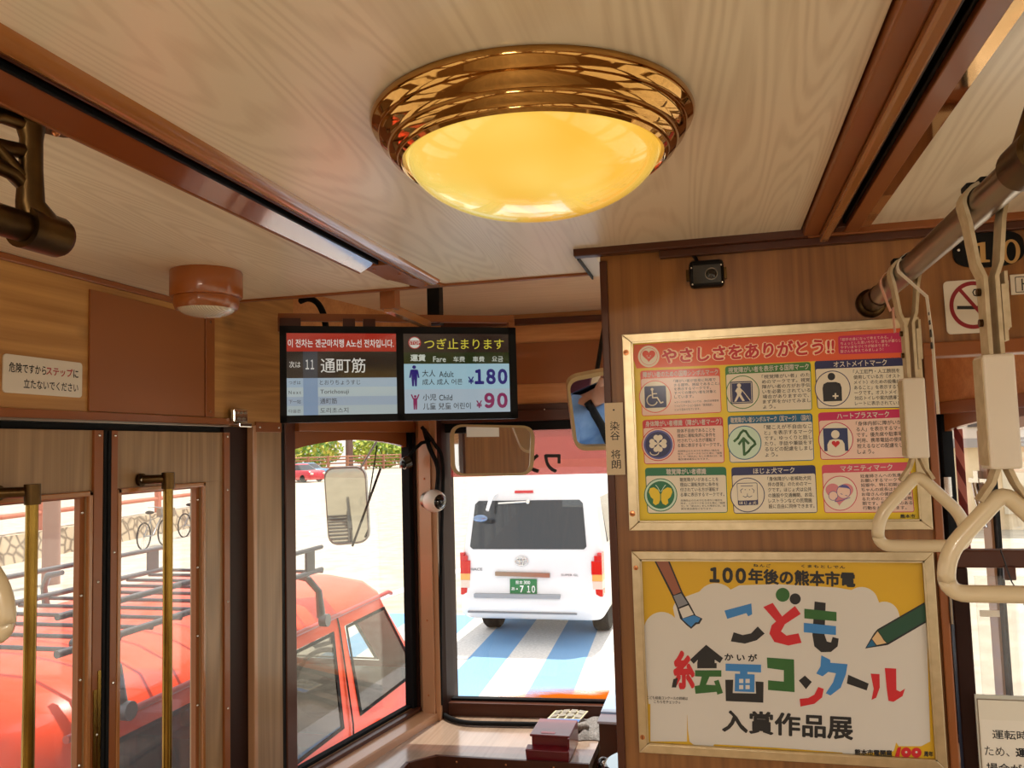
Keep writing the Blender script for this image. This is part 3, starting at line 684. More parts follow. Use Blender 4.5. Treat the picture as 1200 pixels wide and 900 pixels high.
for x in (a0.x-0.004, a1.x+0.003): MB().box(x-0.003, x+0.003, YP-0.010, YP-0.001, a1.z+0.018, a0.z-0.014, M['bronze']).build('mount_tab', t)
MB().tube([(a0.x+0.018, YP-0.012, a0.z-0.004), (a0.x+0.014, YP-0.010, a0.z+0.01), (a0.x+0.006, YP-0.008, a0.z+0.02)], 0.004, M['black'], 8).build('cable', t)

# ---- driver mirrors
def mirror_thing(label, q, Mc, T, thick, rf, mount):
    Mc = Vector(Mc); n = ((CAM-Mc).normalized()+(Vector(T)-Mc).normalized()).normalized()
    P = [at_p(x, y, Mc, n) for x, y in q]
    c = sum(P, Vector())/4
    t = thing('rear_view_mirror', label, 'mirror', c)
    def rounded(P, r, grow):
        c = sum(P, Vector())/len(P); out = []
        Q = [p+(p-c).normalized()*grow*1.4 for p in P]
        for i in range(4):
            p = Q[i]; a = (Q[i-1]-p).normalized(); b = (Q[(i+1) % 4]-p).normalized()
            for k in range(9):
                u = k/8; out.append(p+a*r*(1-u)**2+b*r*u*u)
        return out
    outer = rounded(P, rf, 0.0); inner = rounded(P, rf*0.75, -0.013)
    f = MB(); nn = len(outer)
    f.prism([p-n*thick for p in outer], n*(thick-0.006), M['mframe'])
    # raised rim
    o1 = [p+n*0.004 for p in outer]; i1 = [p+n*0.004 for p in inner]; o0 = [p-n*0.006 for p in outer]; i0 = [p-n*0.006 for p in inner]
    f.add(o1+i1, [(i, (i+1) % nn, nn+(i+1) % nn, nn+i) for i in range(nn)], M['mframe'], True)
    f.add(o0+o1, [(i, (i+1) % nn, nn+(i+1) % nn, nn+i) for i in range(nn)], M['mframe'], True)
    f.add(i1+i0, [(i, (i+1) % nn, nn+(i+1) % nn, nn+i) for i in range(nn)], M['mframe'], True)
    f.build('mirror_frame', t)
    g = MB(); g.add([p-n*0.004 for p in inner], [list(range(nn))], M['mirror']); g.build('mirror_glass', t)
    h = MB(); h.tube([c-n*thick*0.8, c-n*(thick+0.03), Vector(mount)], 0.008, M['black'], 10); h.build('mirror_stem', t)
    return t, n, c
m1, n1, c1 = mirror_thing('wide beige-framed cab mirror below the fare monitor, reflecting brown boards', [(527, 497), (627, 499), (625, 557), (529, 558)], (-0.855, 3.12, 1.71), (-0.03, 1.80, 1.74), 0.02, 0.055, (-0.78, 3.34, 1.80))
m2, n2, c2 = mirror_thing('tilted beige-framed cab mirror beside the partition, reflecting a blue shirt', [(663, 443), (723, 431), (730, 526), (674, 528)], (-0.40, 2.70, 1.83), (0.07, 2.36, 1.05), 0.02, 0.045, (-0.36, 3.0, 2.27))

# ---- white dome camera, small black sensor, cables on the corner pillar
dc = at_y(512, 587, 3.20)
t = thing('dome_camera', 'white dome camera on the corner pillar beside the windshield', 'camera', dc)
MB().lathe([(0.0001, -0.005), (0.042, 0.0), (0.046, 0.012), (0.046, 0.03), (0.040, 0.05), (0.030, 0.064)], dc+Vector((-0.035, 0.03, 0)), M['white'], (0.75, -0.55, -0.05), 40).build('housing', t)
ax = Vector((0.75, -0.55, -0.05)).normalized()
MB().ball(dc+Vector((-0.035, 0.03, 0))+ax*0.050, 0.031, M['blackg'], 24).build('dome', t)
MB().cyl(dc+Vector((-0.035, 0.03, 0))-ax*0.03, 0.036, 0.03, M['steel'], ax, 24).build('mount', t)
s0 = at_y(475, 541, 3.16)
t = thing('cabin_sensor', 'small black sensor on a bent arm at the top corner of the left cab window', 'sensor', s0)
MB().cyl(s0+Vector((0.012, 0.012, 0)), 0.024, 0.03, M['blackg'], (-0.6, -0.7, -0.3), 24).ball(s0+Vector((-0.004, -0.008, -0.01)), 0.017, M['blackg'], 16).build('sensor_head', t)
MB().tube([s0, at_y(484, 528, 3.18), at_y(494, 519, 3.2), at_y(503, 517, 3.24)], 0.0075, M['rubber'], 10).build('arm', t)
def cable(name, pts, r, label, cat='cable'):
    # smooth the run
    P = [Vector(p) for p in pts]; out = []
    for i in range(len(P)-1):
        a, b, c, d = P[max(i-1, 0)], P[i], P[i+1], P[min(i+2, len(P)-1)]
        for k in range(6):
            u = k/6; out.append(0.5*((2*b)+(c-a)*u+(2*a-5*b+4*c-d)*u*u+(3*b-a-3*c+d)*u**3))
    out.append(P[-1]); o = MB().tube(out, r, M['rubber'], 8).build(name); return tag(o, label, cat)
cable('cable', [at_y(497, 503, 3.23), at_y(503, 524, 3.23), at_y(513, 548, 3.23), at_y(512, 575, 3.23)], 0.010, 'thick black cable running down the corner pillar to the dome camera')
cable('cable', [at_y(494, 500, 3.2), at_y(509, 520, 3.23), at_y(519, 545, 3.26), at_y(517, 640, 3.262), at_y(516, 760, 3.262), at_y(517, 826, 3.262)], 0.008, 'black cable running full height down the dark gap by the windshield')
cable('cable', [at_z(517, 836, 0.632), at_z(530, 843, 0.632), at_z(548, 847, 0.632), at_z(580, 848, 0.632), at_z(640, 849, 0.632)], 0.010, 'black cable lying on the desk along the windshield sill')
o = MB().lathe([(0.0001, 0.006), (0.014, 0.006), (0.018, 0.0)], at_z(517, 840, 0.621), M['black'], seg=20).build('cable_grommet'); tag(o, 'round black grommet on the desk in the windshield corner', 'grommet')

# ---- driver's desk
desk = thing('driver_desk', 'pale wood driver desk below the windshield with brown edge strips', 'desk', (-0.9, 3.0, 0.0))
zt = 0.62
top = [(-1.37, 1.95), (-1.105, 1.95), (-1.105, 2.80), (-1.03, 2.87), (-0.478, 2.885), (-0.475, 3.10), (-0.50, 3.40), (-1.16, 3.345), (-1.37, 2.6)]
MB().prism([(x, y, zt-0.03) for x, y in top], (0, 0, 0.03), M['desk']).build('desktop', desk, bevel=0.002)
e = MB()
e.box(-1.115, -1.100, 1.95, 2.80, zt-0.035, zt+0.006, M['trimd'])
e.prism([(-1.112, 2.79, zt-0.035), (-1.098, 2.79, zt-0.035), (-1.02, 2.866, zt-0.035), (-1.03, 2.88, zt-0.035)], (0, 0, 0.041), M['trimd'])
e.prism([(-1.03, 2.866, zt-0.035), (-0.478, 2.880, zt-0.035), (-0.478, 2.892, zt-0.035), (-1.03, 2.880, zt-0.035)], (0, 0, 0.041), M['trimd'])
e.build('edge_strip', desk, bevel=0.002)
b = MB(); b.prism([(x, y, 0.0) for x, y in [(-1.36, 1.98), (-1.13, 1.98), (-1.13, 2.83), (-1.03, 2.91), (-0.50, 2.92), (-0.52, 3.37), (-1.15, 3.33), (-1.36, 2.6)]], (0, 0, zt-0.031), M['trimdd']); b.build('desk_body', desk)
for x in (-0.95, -0.77, -0.6): MB().ball((x, 2.868+(x+1.03)*0.025, zt-0.012), 0.005, M['screw'], 8).build('screw', desk)
MB().box(-0.86, -0.858, 3.26, 3.37, zt, zt+0.0012, M['trimd']).build('seam', desk)

# ---- dark red card box on the desk
bx0, bx1, by0, by1 = -0.690, -0.550, 2.925, 3.09
t = thing('card_box', 'dark red plastic box with sloping lid lip on the driver desk', 'box', ((bx0+bx1)/2, 3.0, zt))
red = mat('dark_red_plastic', (112, 18, 30), 0.3, coat=0.3)
MB().hexa([(bx0+.004, by0, zt+.0015), (bx1-.004, by0, zt+.0015), (bx1-.004, by1, zt+.0015), (bx0+.004, by1, zt+.0015), (bx0+.004, by0, zt+.076), (bx1-.004, by0, zt+.076), (bx1-.004, by1, zt+.076), (bx0+.004, by1, zt+.076)], red).build('box_body', t, bevel=0.003)
MB().box(bx0-.002, bx1+.002, by0-.006, by1+.003, zt+.074, zt+.082, red).build('lid', t, bevel=0.003)
lp = MB(); lp.hexa([(bx0-.010, by0-.034, zt+.0015), (bx1+.002, by0-.034, zt+.0015), (bx1+.002, by0, zt+.0015), (bx0-.010, by0, zt+.0015), (bx0-.012, by0-.038, zt+.040), (bx1+.004, by0-.038, zt+.040), (bx1+.004, by0, zt+.046), (bx0-.012, by0, zt+.046)], red); lp.build('front_tray', t, bevel=0.003)
MB().box(bx1-.004, bx1+.003, by0-.02, by1, zt+.004, zt+.078, red).build('side_flap', t, bevel=0.002)
MB().box(-0.655, -0.605, by0+.012, by0+.028, zt+.082, zt+.0832, mat('pink_label', (214, 150, 160), 0.6)).build('lid_sticker', t)

# ---- folded grey glove/cloth with a folded leaflet on it
t = thing('folded_cloth', 'crumpled grey work cloth on the desk behind the red box', 'cloth', (-0.56, 3.22, zt))
cl = MB(); nx, ny = 22, 16; vs = []
for i in range(nx+1):
    for j in range(ny+1):
        u, v = i/nx, j/ny; ed = min(u, 1-u, v, 1-v)
        x = -0.655+0.185*u+0.008*math.sin(9*v+3*u); y = 3.115+0.235*v+0.010*math.sin(7*u+2)
        z = zt+0.003+0.024*min(1, ed*7)**0.5*(0.75+0.25*math.sin(11*u+5*v))+0.005*math.sin(23*u-9*v)*min(1, ed*6)
        vs.append((x, y, z))
cl.add(vs, [(i*(ny+1)+j, (i+1)*(ny+1)+j, (i+1)*(ny+1)+j+1, i*(ny+1)+j+1) for i in range(nx) for j in range(ny)], noisy('grey_knit', (110, 106, 104), (160, 156, 152), 160, 0.9, bump=0.4), True)
cl.build('cloth_fold', t)
ro = MB(); ro.tube([(-0.615, 3.135, zt+0.028), (-0.575, 3.15, zt+0.034), (-0.535, 3.17, zt+0.034), (-0.52, 3.175, zt+0.032)], [0.014, 0.016, 0.015, 0.009], noisy('grey_knit_finger', (120, 114, 110), (164, 158, 152), 160, 0.9, bump=0.4), 12); ro.build('rolled_edge', t)
P = lambda u, v: Vector((-0.70+0.135*u+0.02*v, 3.21+0.125*v-0.01*u, zt+0.032+0.012*math.sin(2.5*u)+0.004*v))
cv = Canvas(lambda x, y: P(x, y), (0, 0, 1), 0.0004)
cv.mb.prism([P(0, 0), P(1, 0), P(1, 1), P(0, 1)], (0, 0, -0.003), M['paper'])
cv.rect(0, 0, 1, 0.26, mat('leaflet_blue', (70, 120, 190), 0.5)); cv.rect(0, 0.26, 1, 1, mat('leaflet_cream', (214, 206, 170), 0.5))
for i in range(4):
    for j in range(2): cv.rect(0.05+i*0.24, 0.32+j*0.34, 0.24+i*0.24, 0.60+j*0.34, mat('leaflet_grey', (150, 146, 134), 0.5), 2)
lf = cv.mb.build('leaflet'); tag(lf, 'folded blue and cream leaflet lying on the grey cloth', 'leaflet')

# ---- driver's instrument boxes at the right of the desk
t = thing('control_box', 'pale blue topped control box standing behind the desk end by the partition', 'control box', (-0.40, 3.16, 0.5))
MB().box(-0.452, -0.20, 2.98, 3.34, 0.5, 0.735, M['trimd']).build('box_body', t, bevel=0.003)
bl = mat('pale_blue_top', (150, 176, 206), 0.25, coat=0.5)
MB().box(-0.456, -0.19, 3.06, 3.345, 0.735, 0.748, bl).build('box_top', t, bevel=0.002)
MB().box(-0.456, -0.19, 2.97, 3.055, 0.733, 0.742, mat('lilac_grey_top', (178, 170, 180), 0.35)).build('box_ledge', t, bevel=0.002)
t = thing('master_controller', 'round topped controller drum with steel rim beside the partition edge', 'controller', (-0.27, 2.66, 0.0))
MB().lathe([(0.11, 0.0), (0.11, 0.70)], (-0.265, 2.62, 0), M['orange'], seg=48).build('drum', t)
MB().lathe([(0.11, 0.70), (0.122, 0.70), (0.124, 0.715), (0.120, 0.735), (0.112, 0.740)], (-0.265, 2.62, 0), M['blackg'], seg=48).build('rim', t)
MB().lathe([(0.112, 0.740), (0.0001, 0.742)], (-0.265, 2.62, 0), mat('pale_steel_top', (196, 214, 220), 0.2, metal=0.6), seg=48).build('drum_top', t)
MB().ball((-0.412, 2.80, 0.66), 0.024, M['blackg'], 16).cyl((-0.41, 2.80, 0.0), 0.016, 0.65, M['black'], seg=12).build('lever', t)
MB().ball((-0.409, 2.777, 0.672), 0.008, M['chrome'], 10).build('lever_tip', t)

# ---- driver's gate: brown frame, acrylic screen, notice
gy = 1.775
t = thing('driver_gate', 'low brown-framed gate with clear acrylic screen in the cab doorway', 'gate', (0.6, gy, 0))
g = MB(); g.box(0.418, XR, gy, gy+0.03, 1.462, 1.496, M['trimd']); g.build('top_rail', t, bevel=0.003)
g = MB(); g.box(0.432, 0.462, gy+0.002, gy+0.03, 0.02, 1.462, M['trimdd']); g.build('gate_stile', t, bevel=0.003)
g = MB(); g.box(0.462, XR, gy+0.006, gy+0.024, 0.02, 0.90, M['door']); g.build('lower_panel', t, bevel=0.002)
g = MB(); g.box(0.470, XR, gy-0.010, gy-0.006, 0.90, 1.448, M['acrylic']); g.build('acrylic_screen', t)
for z in (1.415,):
    MB().box(0.455, 0.490, gy-0.006, gy+0.004, z-0.012, z+0.010, M['trimd']).build('screen_bracket', t, bevel=0.002)
    MB().ball((0.482, gy-0.014, z), 0.008, M['black'], 12).ball((0.483, gy-0.020, z), 0.004, M['chrome'], 8).build('bracket_bolt', t)
MB().box(0.523, 0.543, gy-0.008, gy+0.004, 1.44, 1.466, M['trimd']).build('screen_bracket', t, bevel=0.002)
g = MB(); g.box(0.474, 0.508, gy-0.0125, gy-0.0105, 1.372, 1.384, M['white']); g.build('tape_strip', t)
for z in (0.995, 1.40):
    MB().box(0.419, 0.4225, gy-0.030, gy-0.024, z-0.04, z+0.03, M['steel']).build('hinge', t)
o = MB().tube([(0.515, gy-0.02, 1.50), (0.53, gy-0.02, 1.44), (0.56, gy-0.02, 1.38), (0.585, gy-0.02, 1.33), (0.62, gy-0.02, 1.24)], 0.0013, M['text'], 6); o.ball((0.552, gy-0.02, 1.398), 0.005, M['text'], 8)
o = o.build('string'); tag(o, 'thin dark string with a knot hanging over the gate rail', 'string')
# notice in a clear sleeve
nl = (0.453, 0.72); nz = (0.80, 1.228)
t = thing('gate_notice', 'white printed notice in a clear sleeve hung on the gate at lower right', 'notice', (0.58, gy-0.02, 0.8))
MB().box(nl[0], nl[1], gy-0.020, gy-0.016, nz[0], nz[1], mat('clear_sleeve_edge', (196, 194, 180), 0.35)).build('sleeve', t)
cv = Canvas(lambda x, z: Vector((x, gy-0.0205, z)), (0, -1, 0))
cv.rect(0.457, 0.815, 0.71, 1.219, mat('cream_sheet', (222, 214, 196), 0.6)); cv.rect(0.460, 0.83, 0.705, 1.183, M['paper'], 2)
cv.stroke([(0.4565, 0.81), (0.4565, 1.2205), (0.712, 1.2205)], 0.0016, M['steel'], 3)
def nline(s, x0, y, wch, h, bold=0.0): cv.tbox(s, x0, y+h/2, x0+wch*len(s), y-h/2, M['text'], 4, bold)
for s, x0, zz, wc, bold in (('運転時の', 0.478, 1.157, 0.0201, 0.010), ('ため、', 0.463, 1.126, 0.0175, 0.0), ('運転', 0.515, 1.126, 0.0205, 0.03), ('場合があり', 0.464, 1.096, 0.0197, 0.014), ('しくお願い', 0.466, 1.066, 0.0197, 0.004)):
    cv.tbox(s, x0, zz+0.0085, x0+wc*len(s)-(0.011 if s.endswith('、') else 0.0015), zz-0.0085, M['text'], 4, bold)
cv.stroke([(0.464, 1.0855), (0.70, 1.0855)], 0.001, M['text'], 4)
cv.mb.build('notice_sheet', t)
o = MB()
# ================================================================ SIGNS, POSTERS, SCREENS
INK = lambda n, *c: mat(n, c, 0.45, coat=0.12, coat_rough=0.12)
C_ = dict(yel=INK('ink_yellow', 232, 200, 20), ora=INK('ink_orange', 226, 92, 44), red=INK('ink_red', 200, 26, 36), pale=INK('ink_pale', 250, 214, 176), cream=INK('ink_cream', 230, 220, 200),
 mag=INK('ink_magenta', 196, 26, 88), navy=INK('ink_navy', 26, 30, 86), grn=INK('ink_green', 62, 124, 56), teal=INK('ink_teal', 18, 96, 134), dgr=INK('ink_deep_green', 14, 108, 66),
 rose=INK('ink_rose', 208, 76, 98), pink=INK('ink_pink', 236, 202, 186), lpk=INK('ink_heart_pink', 214, 132, 140), vio=INK('ink_blue_violet', 84, 84, 156), wht=INK('ink_white', 212, 205, 194), blk=INK('ink_black', 20, 18, 20), ro2=INK('ink_red_orange', 216, 74, 44), sky=INK('ink_blue', 52, 126, 190), brn=INK('ink_brown', 146, 84, 58), gry=INK('ink_grey', 128, 128, 134), dgn=INK('ink_pencil_green', 14, 70, 46), wd=INK('ink_wood', 216, 180, 130), yl2=INK('ink_golden', 212, 166, 20), kgr=INK('ink_leaf_green', 40, 96, 36), dbl=INK('ink_dark_blue', 36, 48, 96), mint=INK('ink_mint', 200, 226, 206))

def poster_frame(t, O, I, dep):
    """flat metal frame with a raised inner bead; O, I = x0, x1, z0, z1"""
    y1 = YP-0.001; y0 = y1-dep; f = MB(); x0, x1, z0, z1 = O; a0, a1, b0, b1 = I
    f.hexa([(x0, y0, z0), (x1, y0, z0), (x1, y1, z0), (x0, y1, z0), (a0, y0, b0), (a1, y0, b0), (a1, y1, b0), (a0, y1, b0)], M['frame'])
    f.hexa([(a0, y0, b1), (a1, y0, b1), (a1, y1, b1), (a0, y1, b1), (x0, y0, z1), (x1, y0, z1), (x1, y1, z1), (x0, y1, z1)], M['frame'])
    f.hexa([(x0, y0, z0), (a0, y0, b0), (a0, y1, b0), (x0, y1, z0), (x0, y0, z1), (a0, y0, b1), (a0, y1, b1), (x0, y1, z1)], M['frame'])
    f.hexa([(a1, y0, b0), (x1, y0, z0), (x1, y1, z0), (a1, y1, b0), (a1, y0, b1), (x1, y0, z1), (x1, y1, z1), (a1, y1, b1)], M['frame'])
    o = f.build('poster_frame', t, bevel=0.0012)
    g = MB()
    for q in ((a0, a0+0.003, b0, b1), (a1-0.003, a1, b0, b1), (a0, a1, b0, b0+0.003), (a0, a1, b1-0.003, b1)): g.box(q[0], q[1], y0-0.001, y1-0.004, q[2], q[3], M['frame'])
    g.build('inner_bead', o)
YS = YP-0.0075          # face of the sheets
PP = lambda x, y: at_y(x, y, YS)
# outer rectangles from the four measured corners
def rect_of(tl, tr, br, bl, Y):
    P = [at_y(*p, Y) for p in (tl, tr, br, bl)]
    return ((P[0].x+P[3].x)/2, (P[1].x+P[2].x)/2, (P[2].z+P[3].z)/2, (P[0].z+P[1].z)/2)
O1 = rect_of((728, 393.5), (1077, 369.5), (1094, 622), (738, 621), YP-0.013)
O2 = rect_of((739, 645), (1096, 648), (1109, 903), (750, 883), YP-0.013)
fw = 0.0175
I1 = (O1[0]+fw+0.002, O1[1]-fw-0.003, O1[2]+fw, O1[3]-fw); I2 = (O2[0]+fw, O2[1]-fw, O2[2]+fw, O2[3]-fw)
# ---------------- upper poster
t = thing('framed_poster', 'yellow framed poster of nine barrier-free marks on the wooden partition', 'poster', ((O1[0]+O1[1])/2, YP, O1[2]))
poster_frame(t, O1, I1, 0.012)
for p in ((735, 413), (743, 602)):
    q = at_y(p[0], p[1], YP-0.013); q.x = O1[0]+fw*0.45 if p[0] < 900 else O1[1]-fw*0.45
    s_ = MB(); s_.lathe([(0.0001, 0.0018), (0.0058, 0.0012), (0.0062, 0)], q, M['screw'], (0, -1, 0), 20); s_.box(q.x-0.0045, q.x+0.0045, q.y-0.0022, q.y-0.0012, q.z-0.0006, q.z+0.0006, M['black']); s_.build('screw', t)
cv = Canvas(PP, (0, -1, 0))
cv.mb.add([(I1[0], YS, I1[3]), (I1[1], YS, I1[3]), (I1[1], YS, I1[2]), (I1[0], YS, I1[2])], [(0, 1, 2, 3)], C_['yel'])
cv.mb.box(I1[0], I1[1], YS+0.0004, YP-0.002, I1[2], I1[3], C_['cream'])
cv.poly([(743, 404), (1066, 383.5), (1068, 418.7), (746, 431.8), (742, 420)], C_['ora'], 1)
cv.circ(760.3, 417.7, 12.6, C_['cream'], 2); cv.ring(760.3, 417.7, 9.8, 10.3, C_['ro2'], 3)
hx, hy = 760.3, 416.5
cv.poly([(hx+0.48*16*math.sin(a)**3, hy-0.48*(13*math.cos(a)-5*math.cos(2*a)-2*math.cos(3*a)-math.cos(4*a))) for a in [2*math.pi*i/40 for i in range(40)]], C_['ro2'], 3)
for dx in (-2, 2): cv.circ(hx+dx, hy+0.5, 0.6, C_['cream'], 4, n=10)
cv.stroke([(hx-1.4, hy+2.2), (hx, hy+3), (hx+1.4, hy+2.2)], 0.6, C_['cream'], 4)
TQ = [(774.5, 408.0), (978.5, 394.5), (978.5, 415.3), (774.5, 427.0)]
cv.text('やさしさをありがとう!!', TQ, C_['pale'], 3, 0.12); cv.text('やさしさをありがとう!!', [(775.2, 408.8), (977.8, 395.3), (977.8, 414.5), (775.2, 426.2)], C_['red'], 4, 0.034)
cv.rquad([(982, 394), (1058.5, 389.4), (1059.3, 413.2), (982.8, 415.2)], 3, C_['mag'], 3)
for i, s_ in enumerate(('「相手の身になって考えてみる。」', 'ちょっとした思いやりで、誰もが暮らし', 'やすいまちづくりが始まります。', '皆さんも考えてみましょう！')):
    y0 = 396.3+i*4.6; wd = (60, 71, 57, 50)[i]; cv.text(s_, [(985, y0), (985+wd, y0-4.1*wd/73), (985+wd, y0+3.6-4.1*wd/73), (985, y0+3.6)], C_['pink'], 4, 0.004)
small4 = ('危険防止のためやむを得ない場合を', '除き、このマークをつけた車に「幅寄', 'せ」や「割込み」をした場合には、道', '路交通法違反になります。')
cards = [
 ((750, 434.5), (843.5, 430.7), (845.8, 483.6), (752, 488), 'ro2', 'pink', '障がい者のための国際シンボルマーク', ('「障がい者が容易に利用で', 'きる建物、施設であること」', 'を表示するマークです。', 'すべての障がい者を対象と', 'しています。'), ('※マークの使用については、(財)日本障害者', 'リハビリテーション協会の「使用指針」', 'により定められています。'), (767.8, 464.8, 19), 0.02),
 ((849.6, 429.3), (950, 424), (952, 480.7), (852, 483.6), 'grn', 'cream', '視覚障がい者を表示する国際マーク', ('「視覚障がい者」のた', 'めのマークです。視覚', '障がい者の方がお手伝', 'いを必要とされている', '場合がありますので、', 'まず声をかけてみまし', 'ょう。'), (), (870.3, 459.6, 19.6), 0.02),
 ((954.3, 423), (1060, 418.4), (1063, 477.9), (957.8, 479.3), 'navy', 'cream', 'オストメイトマーク', ('「人工肛門・人工膀胱を', '使用している方（オスト', 'メイト）のための設備が', 'あること」を表示するマ', 'ークです。オストメイト', '対応トイレや案内誘導プ', 'レートに表示されています'), (), (975.7, 455.3, 21), 0.2),
 ((752.8, 492.2), (847.2, 488.5), (849.3, 542.5), (754.9, 544.2), 'red', 'pink', '身体障がい者標識（障がい者マーク）', ('肢体不自由であることを', '理由に運転免許に条件を', '付されている方が運転す', 'る車に表示するマークです。'), small4, (771.3, 521, 19.3), 0.02),
 ((852.4, 487.6), (952, 484.2), (954.3, 539.7), (855, 542.5), 'teal', 'cream', '聴覚障がい者シンボルマーク（耳マーク）（国内）', ('「聞こえが不自由なこ', 'と」を表示するマーク', 'です。ゆっくりと話し', 'たり、手話や筆談をす', 'るなどの配慮をしまし', 'ょう。'), (), (872.4, 518.8, 20), 0.02),
 ((958.6, 483.6), (1062.3, 479), (1066, 536.8), (961.5, 539), 'mag', 'pink', 'ハートプラスマーク', ('「身体内部に障がいがあ', 'る人」を表示するマーク', 'です。優先席や駐車場の', '利用、携帯電話の使用を', '控えるなどの配慮をしま', 'しょう。'), (), (979.4, 515, 20.5), 0.2),
 ((755.7, 548.2), (851, 547), (853, 601), (758.6, 602), 'dgr', 'cream', '聴覚障がい者標識', ('聴覚障がいがあることを', '理由に運転免許に条件を', '付されている方が運転す', 'る車に表示するマークです。'), small4, (774.2, 580, 19.5), 0.25),
 ((856.8, 547.7), (955.5, 544.9), (958.3, 601.2), (859.7, 602), 'navy', 'cream', 'ほじょ犬マーク', ('「身体障がい者補助犬同', '伴の啓発」のためのマー', 'クです。ほじょ犬は公共', 'の施設や交通機関、お店、', 'レストランなどの民間施', '設に自由に同伴できます。'), (), (876, 580, 20.3), 0.25),
 ((962.7, 544.9), (1066, 541.4), (1071.9, 600.3), (965.9, 601.2), 'rose', 'pink', 'マタニティマーク', ('妊産婦さんへの気遣いを', 'お願いするマークです。', '妊娠中、特に初期は、赤', 'ちゃんの成長はもちろん', 'お母さんの健康を維持す', 'るためのとても大切な時', '期です。思いやりのある', '行動をお願いします。'), (), (984.3, 578, 20.5), 0.2)]
def lerp(a, b, t): return (a[0]+(b[0]-a[0])*t, a[1]+(b[1]-a[1])*t)
for tl, tr, br, bl, col, bgc, head, body, small, (cx, cy, cr), ins in cards:
    up = lambda u, v, tl=tl, tr=tr, br=br, bl=bl: lerp(lerp(tl, tr, u), lerp(bl, br, u), v)
    w0 = tr[0]-tl[0]; h0 = bl[1]-tl[1]
    cv.rquad([tl, tr, br, bl], 4, C_[col], 1)
    e = 0.9/w0; ev = 0.9/h0; hv = 9.6/h0
    cv.rquad([up(e, hv), up(1-e, hv), up(1-e, 1-ev), up(e, 1-ev)], 2.4, C_[bgc], 2)
    n_ = len(head); tw = min(1-2*ins, 0.95)
    cv.text(head, [up(0.5-tw/2+0.01, 0.028), up(0.5+tw/2, 0.028), up(0.5+tw/2, hv-0.022), up(0.5-tw/2+0.01, hv-0.022)], C_['wht'], 3, 0.018)
    bx = (cx+cr+2.2-tl[0])/w0; rows = len(body); nchar = max(len(b) for b in body)
    vtop = hv+0.045; vend = (0.66 if small else min(0.96, hv+0.045+rows*0.116)); dv = (vend-vtop)/rows
    for i, ln in enumerate(body):
        u1 = bx+(0.985-bx)*len(ln)/nchar-(0.02 if ln[-1] in '。、' else 0); v0 = vtop+dv*i; v1 = v0+dv*0.80
        cv.text(ln, [up(bx, v0), up(u1, v0), up(u1, v1), up(bx, v1)], C_['blk'], 3, 0.008)
    for i, ln in enumerate(small):
        dv2 = (0.94-0.70)/len(small); v0 = 0.70+dv2*i; nn = max(len(b) for b in small); u1 = bx+(0.97-bx)*len(ln)/nn
        cv.text(ln, [up(bx, v0), up(u1, v0), up(u1, v0+dv2*0.72), up(bx, v0+dv2*0.72)], C_['blk'], 3, 0.002)
    cv.circ(cx, cy, cr, C_[col], 3); cv.circ(cx, cy, cr-1.0, C_['mint'] if col in ('dgr', 'teal') else C_['cream'] if col != 'red' else C_['pink'], 4)
# symbols
W = C_['cream']
cx, cy = 767.5, 465.3   # wheelchair
cv.rquad([(755, 452.8), (780.3, 451.8), (781.3, 477.3), (756, 478.3)], 2, C_['navy'], 5)
cv.circ(764.2, 456.3, 1.7, W, 6, n=16); cv.stroke([(764.3, 457.5), (764.9, 466.2), (770.2, 465.9), (774.3, 472.3), (777, 471.2)], 1.5, W, 6); cv.stroke([(764.8, 461.6), (769.6, 461.3)], 1.3, W, 6)
cv.stroke([(764.9+6.1*math.cos(R(a))-0.6, 469+6.1*math.sin(R(a))) for a in range(20, 262, 14)], 1.4, W, 6)
# walker with cane
cv.rquad([(855.5, 447.4), (881.6, 446.4), (882.4, 472.4), (856.5, 473.6)], 2, C_['navy'], 5); cv.stroke([(857, 449), (880.2, 448), (881, 471), (858, 472)], 0.6, W, 6, True)
cv.circ(866, 451.8, 2.4, W, 7, n=16); cv.poly([(863.8, 454.4), (867.4, 454), (869.4, 458.5), (868.2, 462), (872.8, 469.6), (870.2, 470.3), (866.2, 464.2), (862.8, 470.6), (860.4, 470.6), (864, 462.5), (863.2, 460), (861.4, 458.6)], W, 7); cv.stroke([(867.6, 455.5), (871.5, 459.5), (879.3, 469.5)], 0.9, W, 7)
# torso with cross
cv.circ(974.2, 441.3, 4.4, C_['blk'], 5, n=24); cv.poly([(963.8, 455), (965, 450.3), (969, 448), (979.5, 447.6), (984.5, 449.4), (986.2, 454), (986.8, 469.8), (965, 470.6)], C_['blk'], 5)
cv.rect(978.1, 460.8, 979.9, 467.4, W, 6); cv.rect(975.6, 463.2, 982.4, 465, W, 6)
# four-leaf clover on navy disc
cv.circ(771.4, 521, 17, C_['vio'], 5); cv.circ(771.4, 521, 15, C_['navy'], 6)
for dx, dy in ((0, -6.6), (6.2, -0.4), (0, 5.4), (-6.2, -0.4)):
    s1 = 4.4
    for k in (-1, 1): cv.circ(771.2+dx+(k*2.3 if dx == 0 else 0.9*math.copysign(1, dx)), 520.2+dy+(k*2.3 if dy == -0.4 else 0.9*math.copysign(1, dy)), 3.1, W, 7+(k > 0), n=18)
    cv.poly([(771.2, 520), (771.2+dx+(3.8 if dx == 0 else 0), 520+dy+(3.8 if dx else 0)), (771.2+dx-(3.8 if dx == 0 else 0), 520+dy-(3.8 if dx else 0))], W, 9)
cv.stroke([(771+5*math.cos(R(a))-4, 530+3.4*math.sin(R(a))) for a in range(0, 181, 20)], 1.1, W, 9)
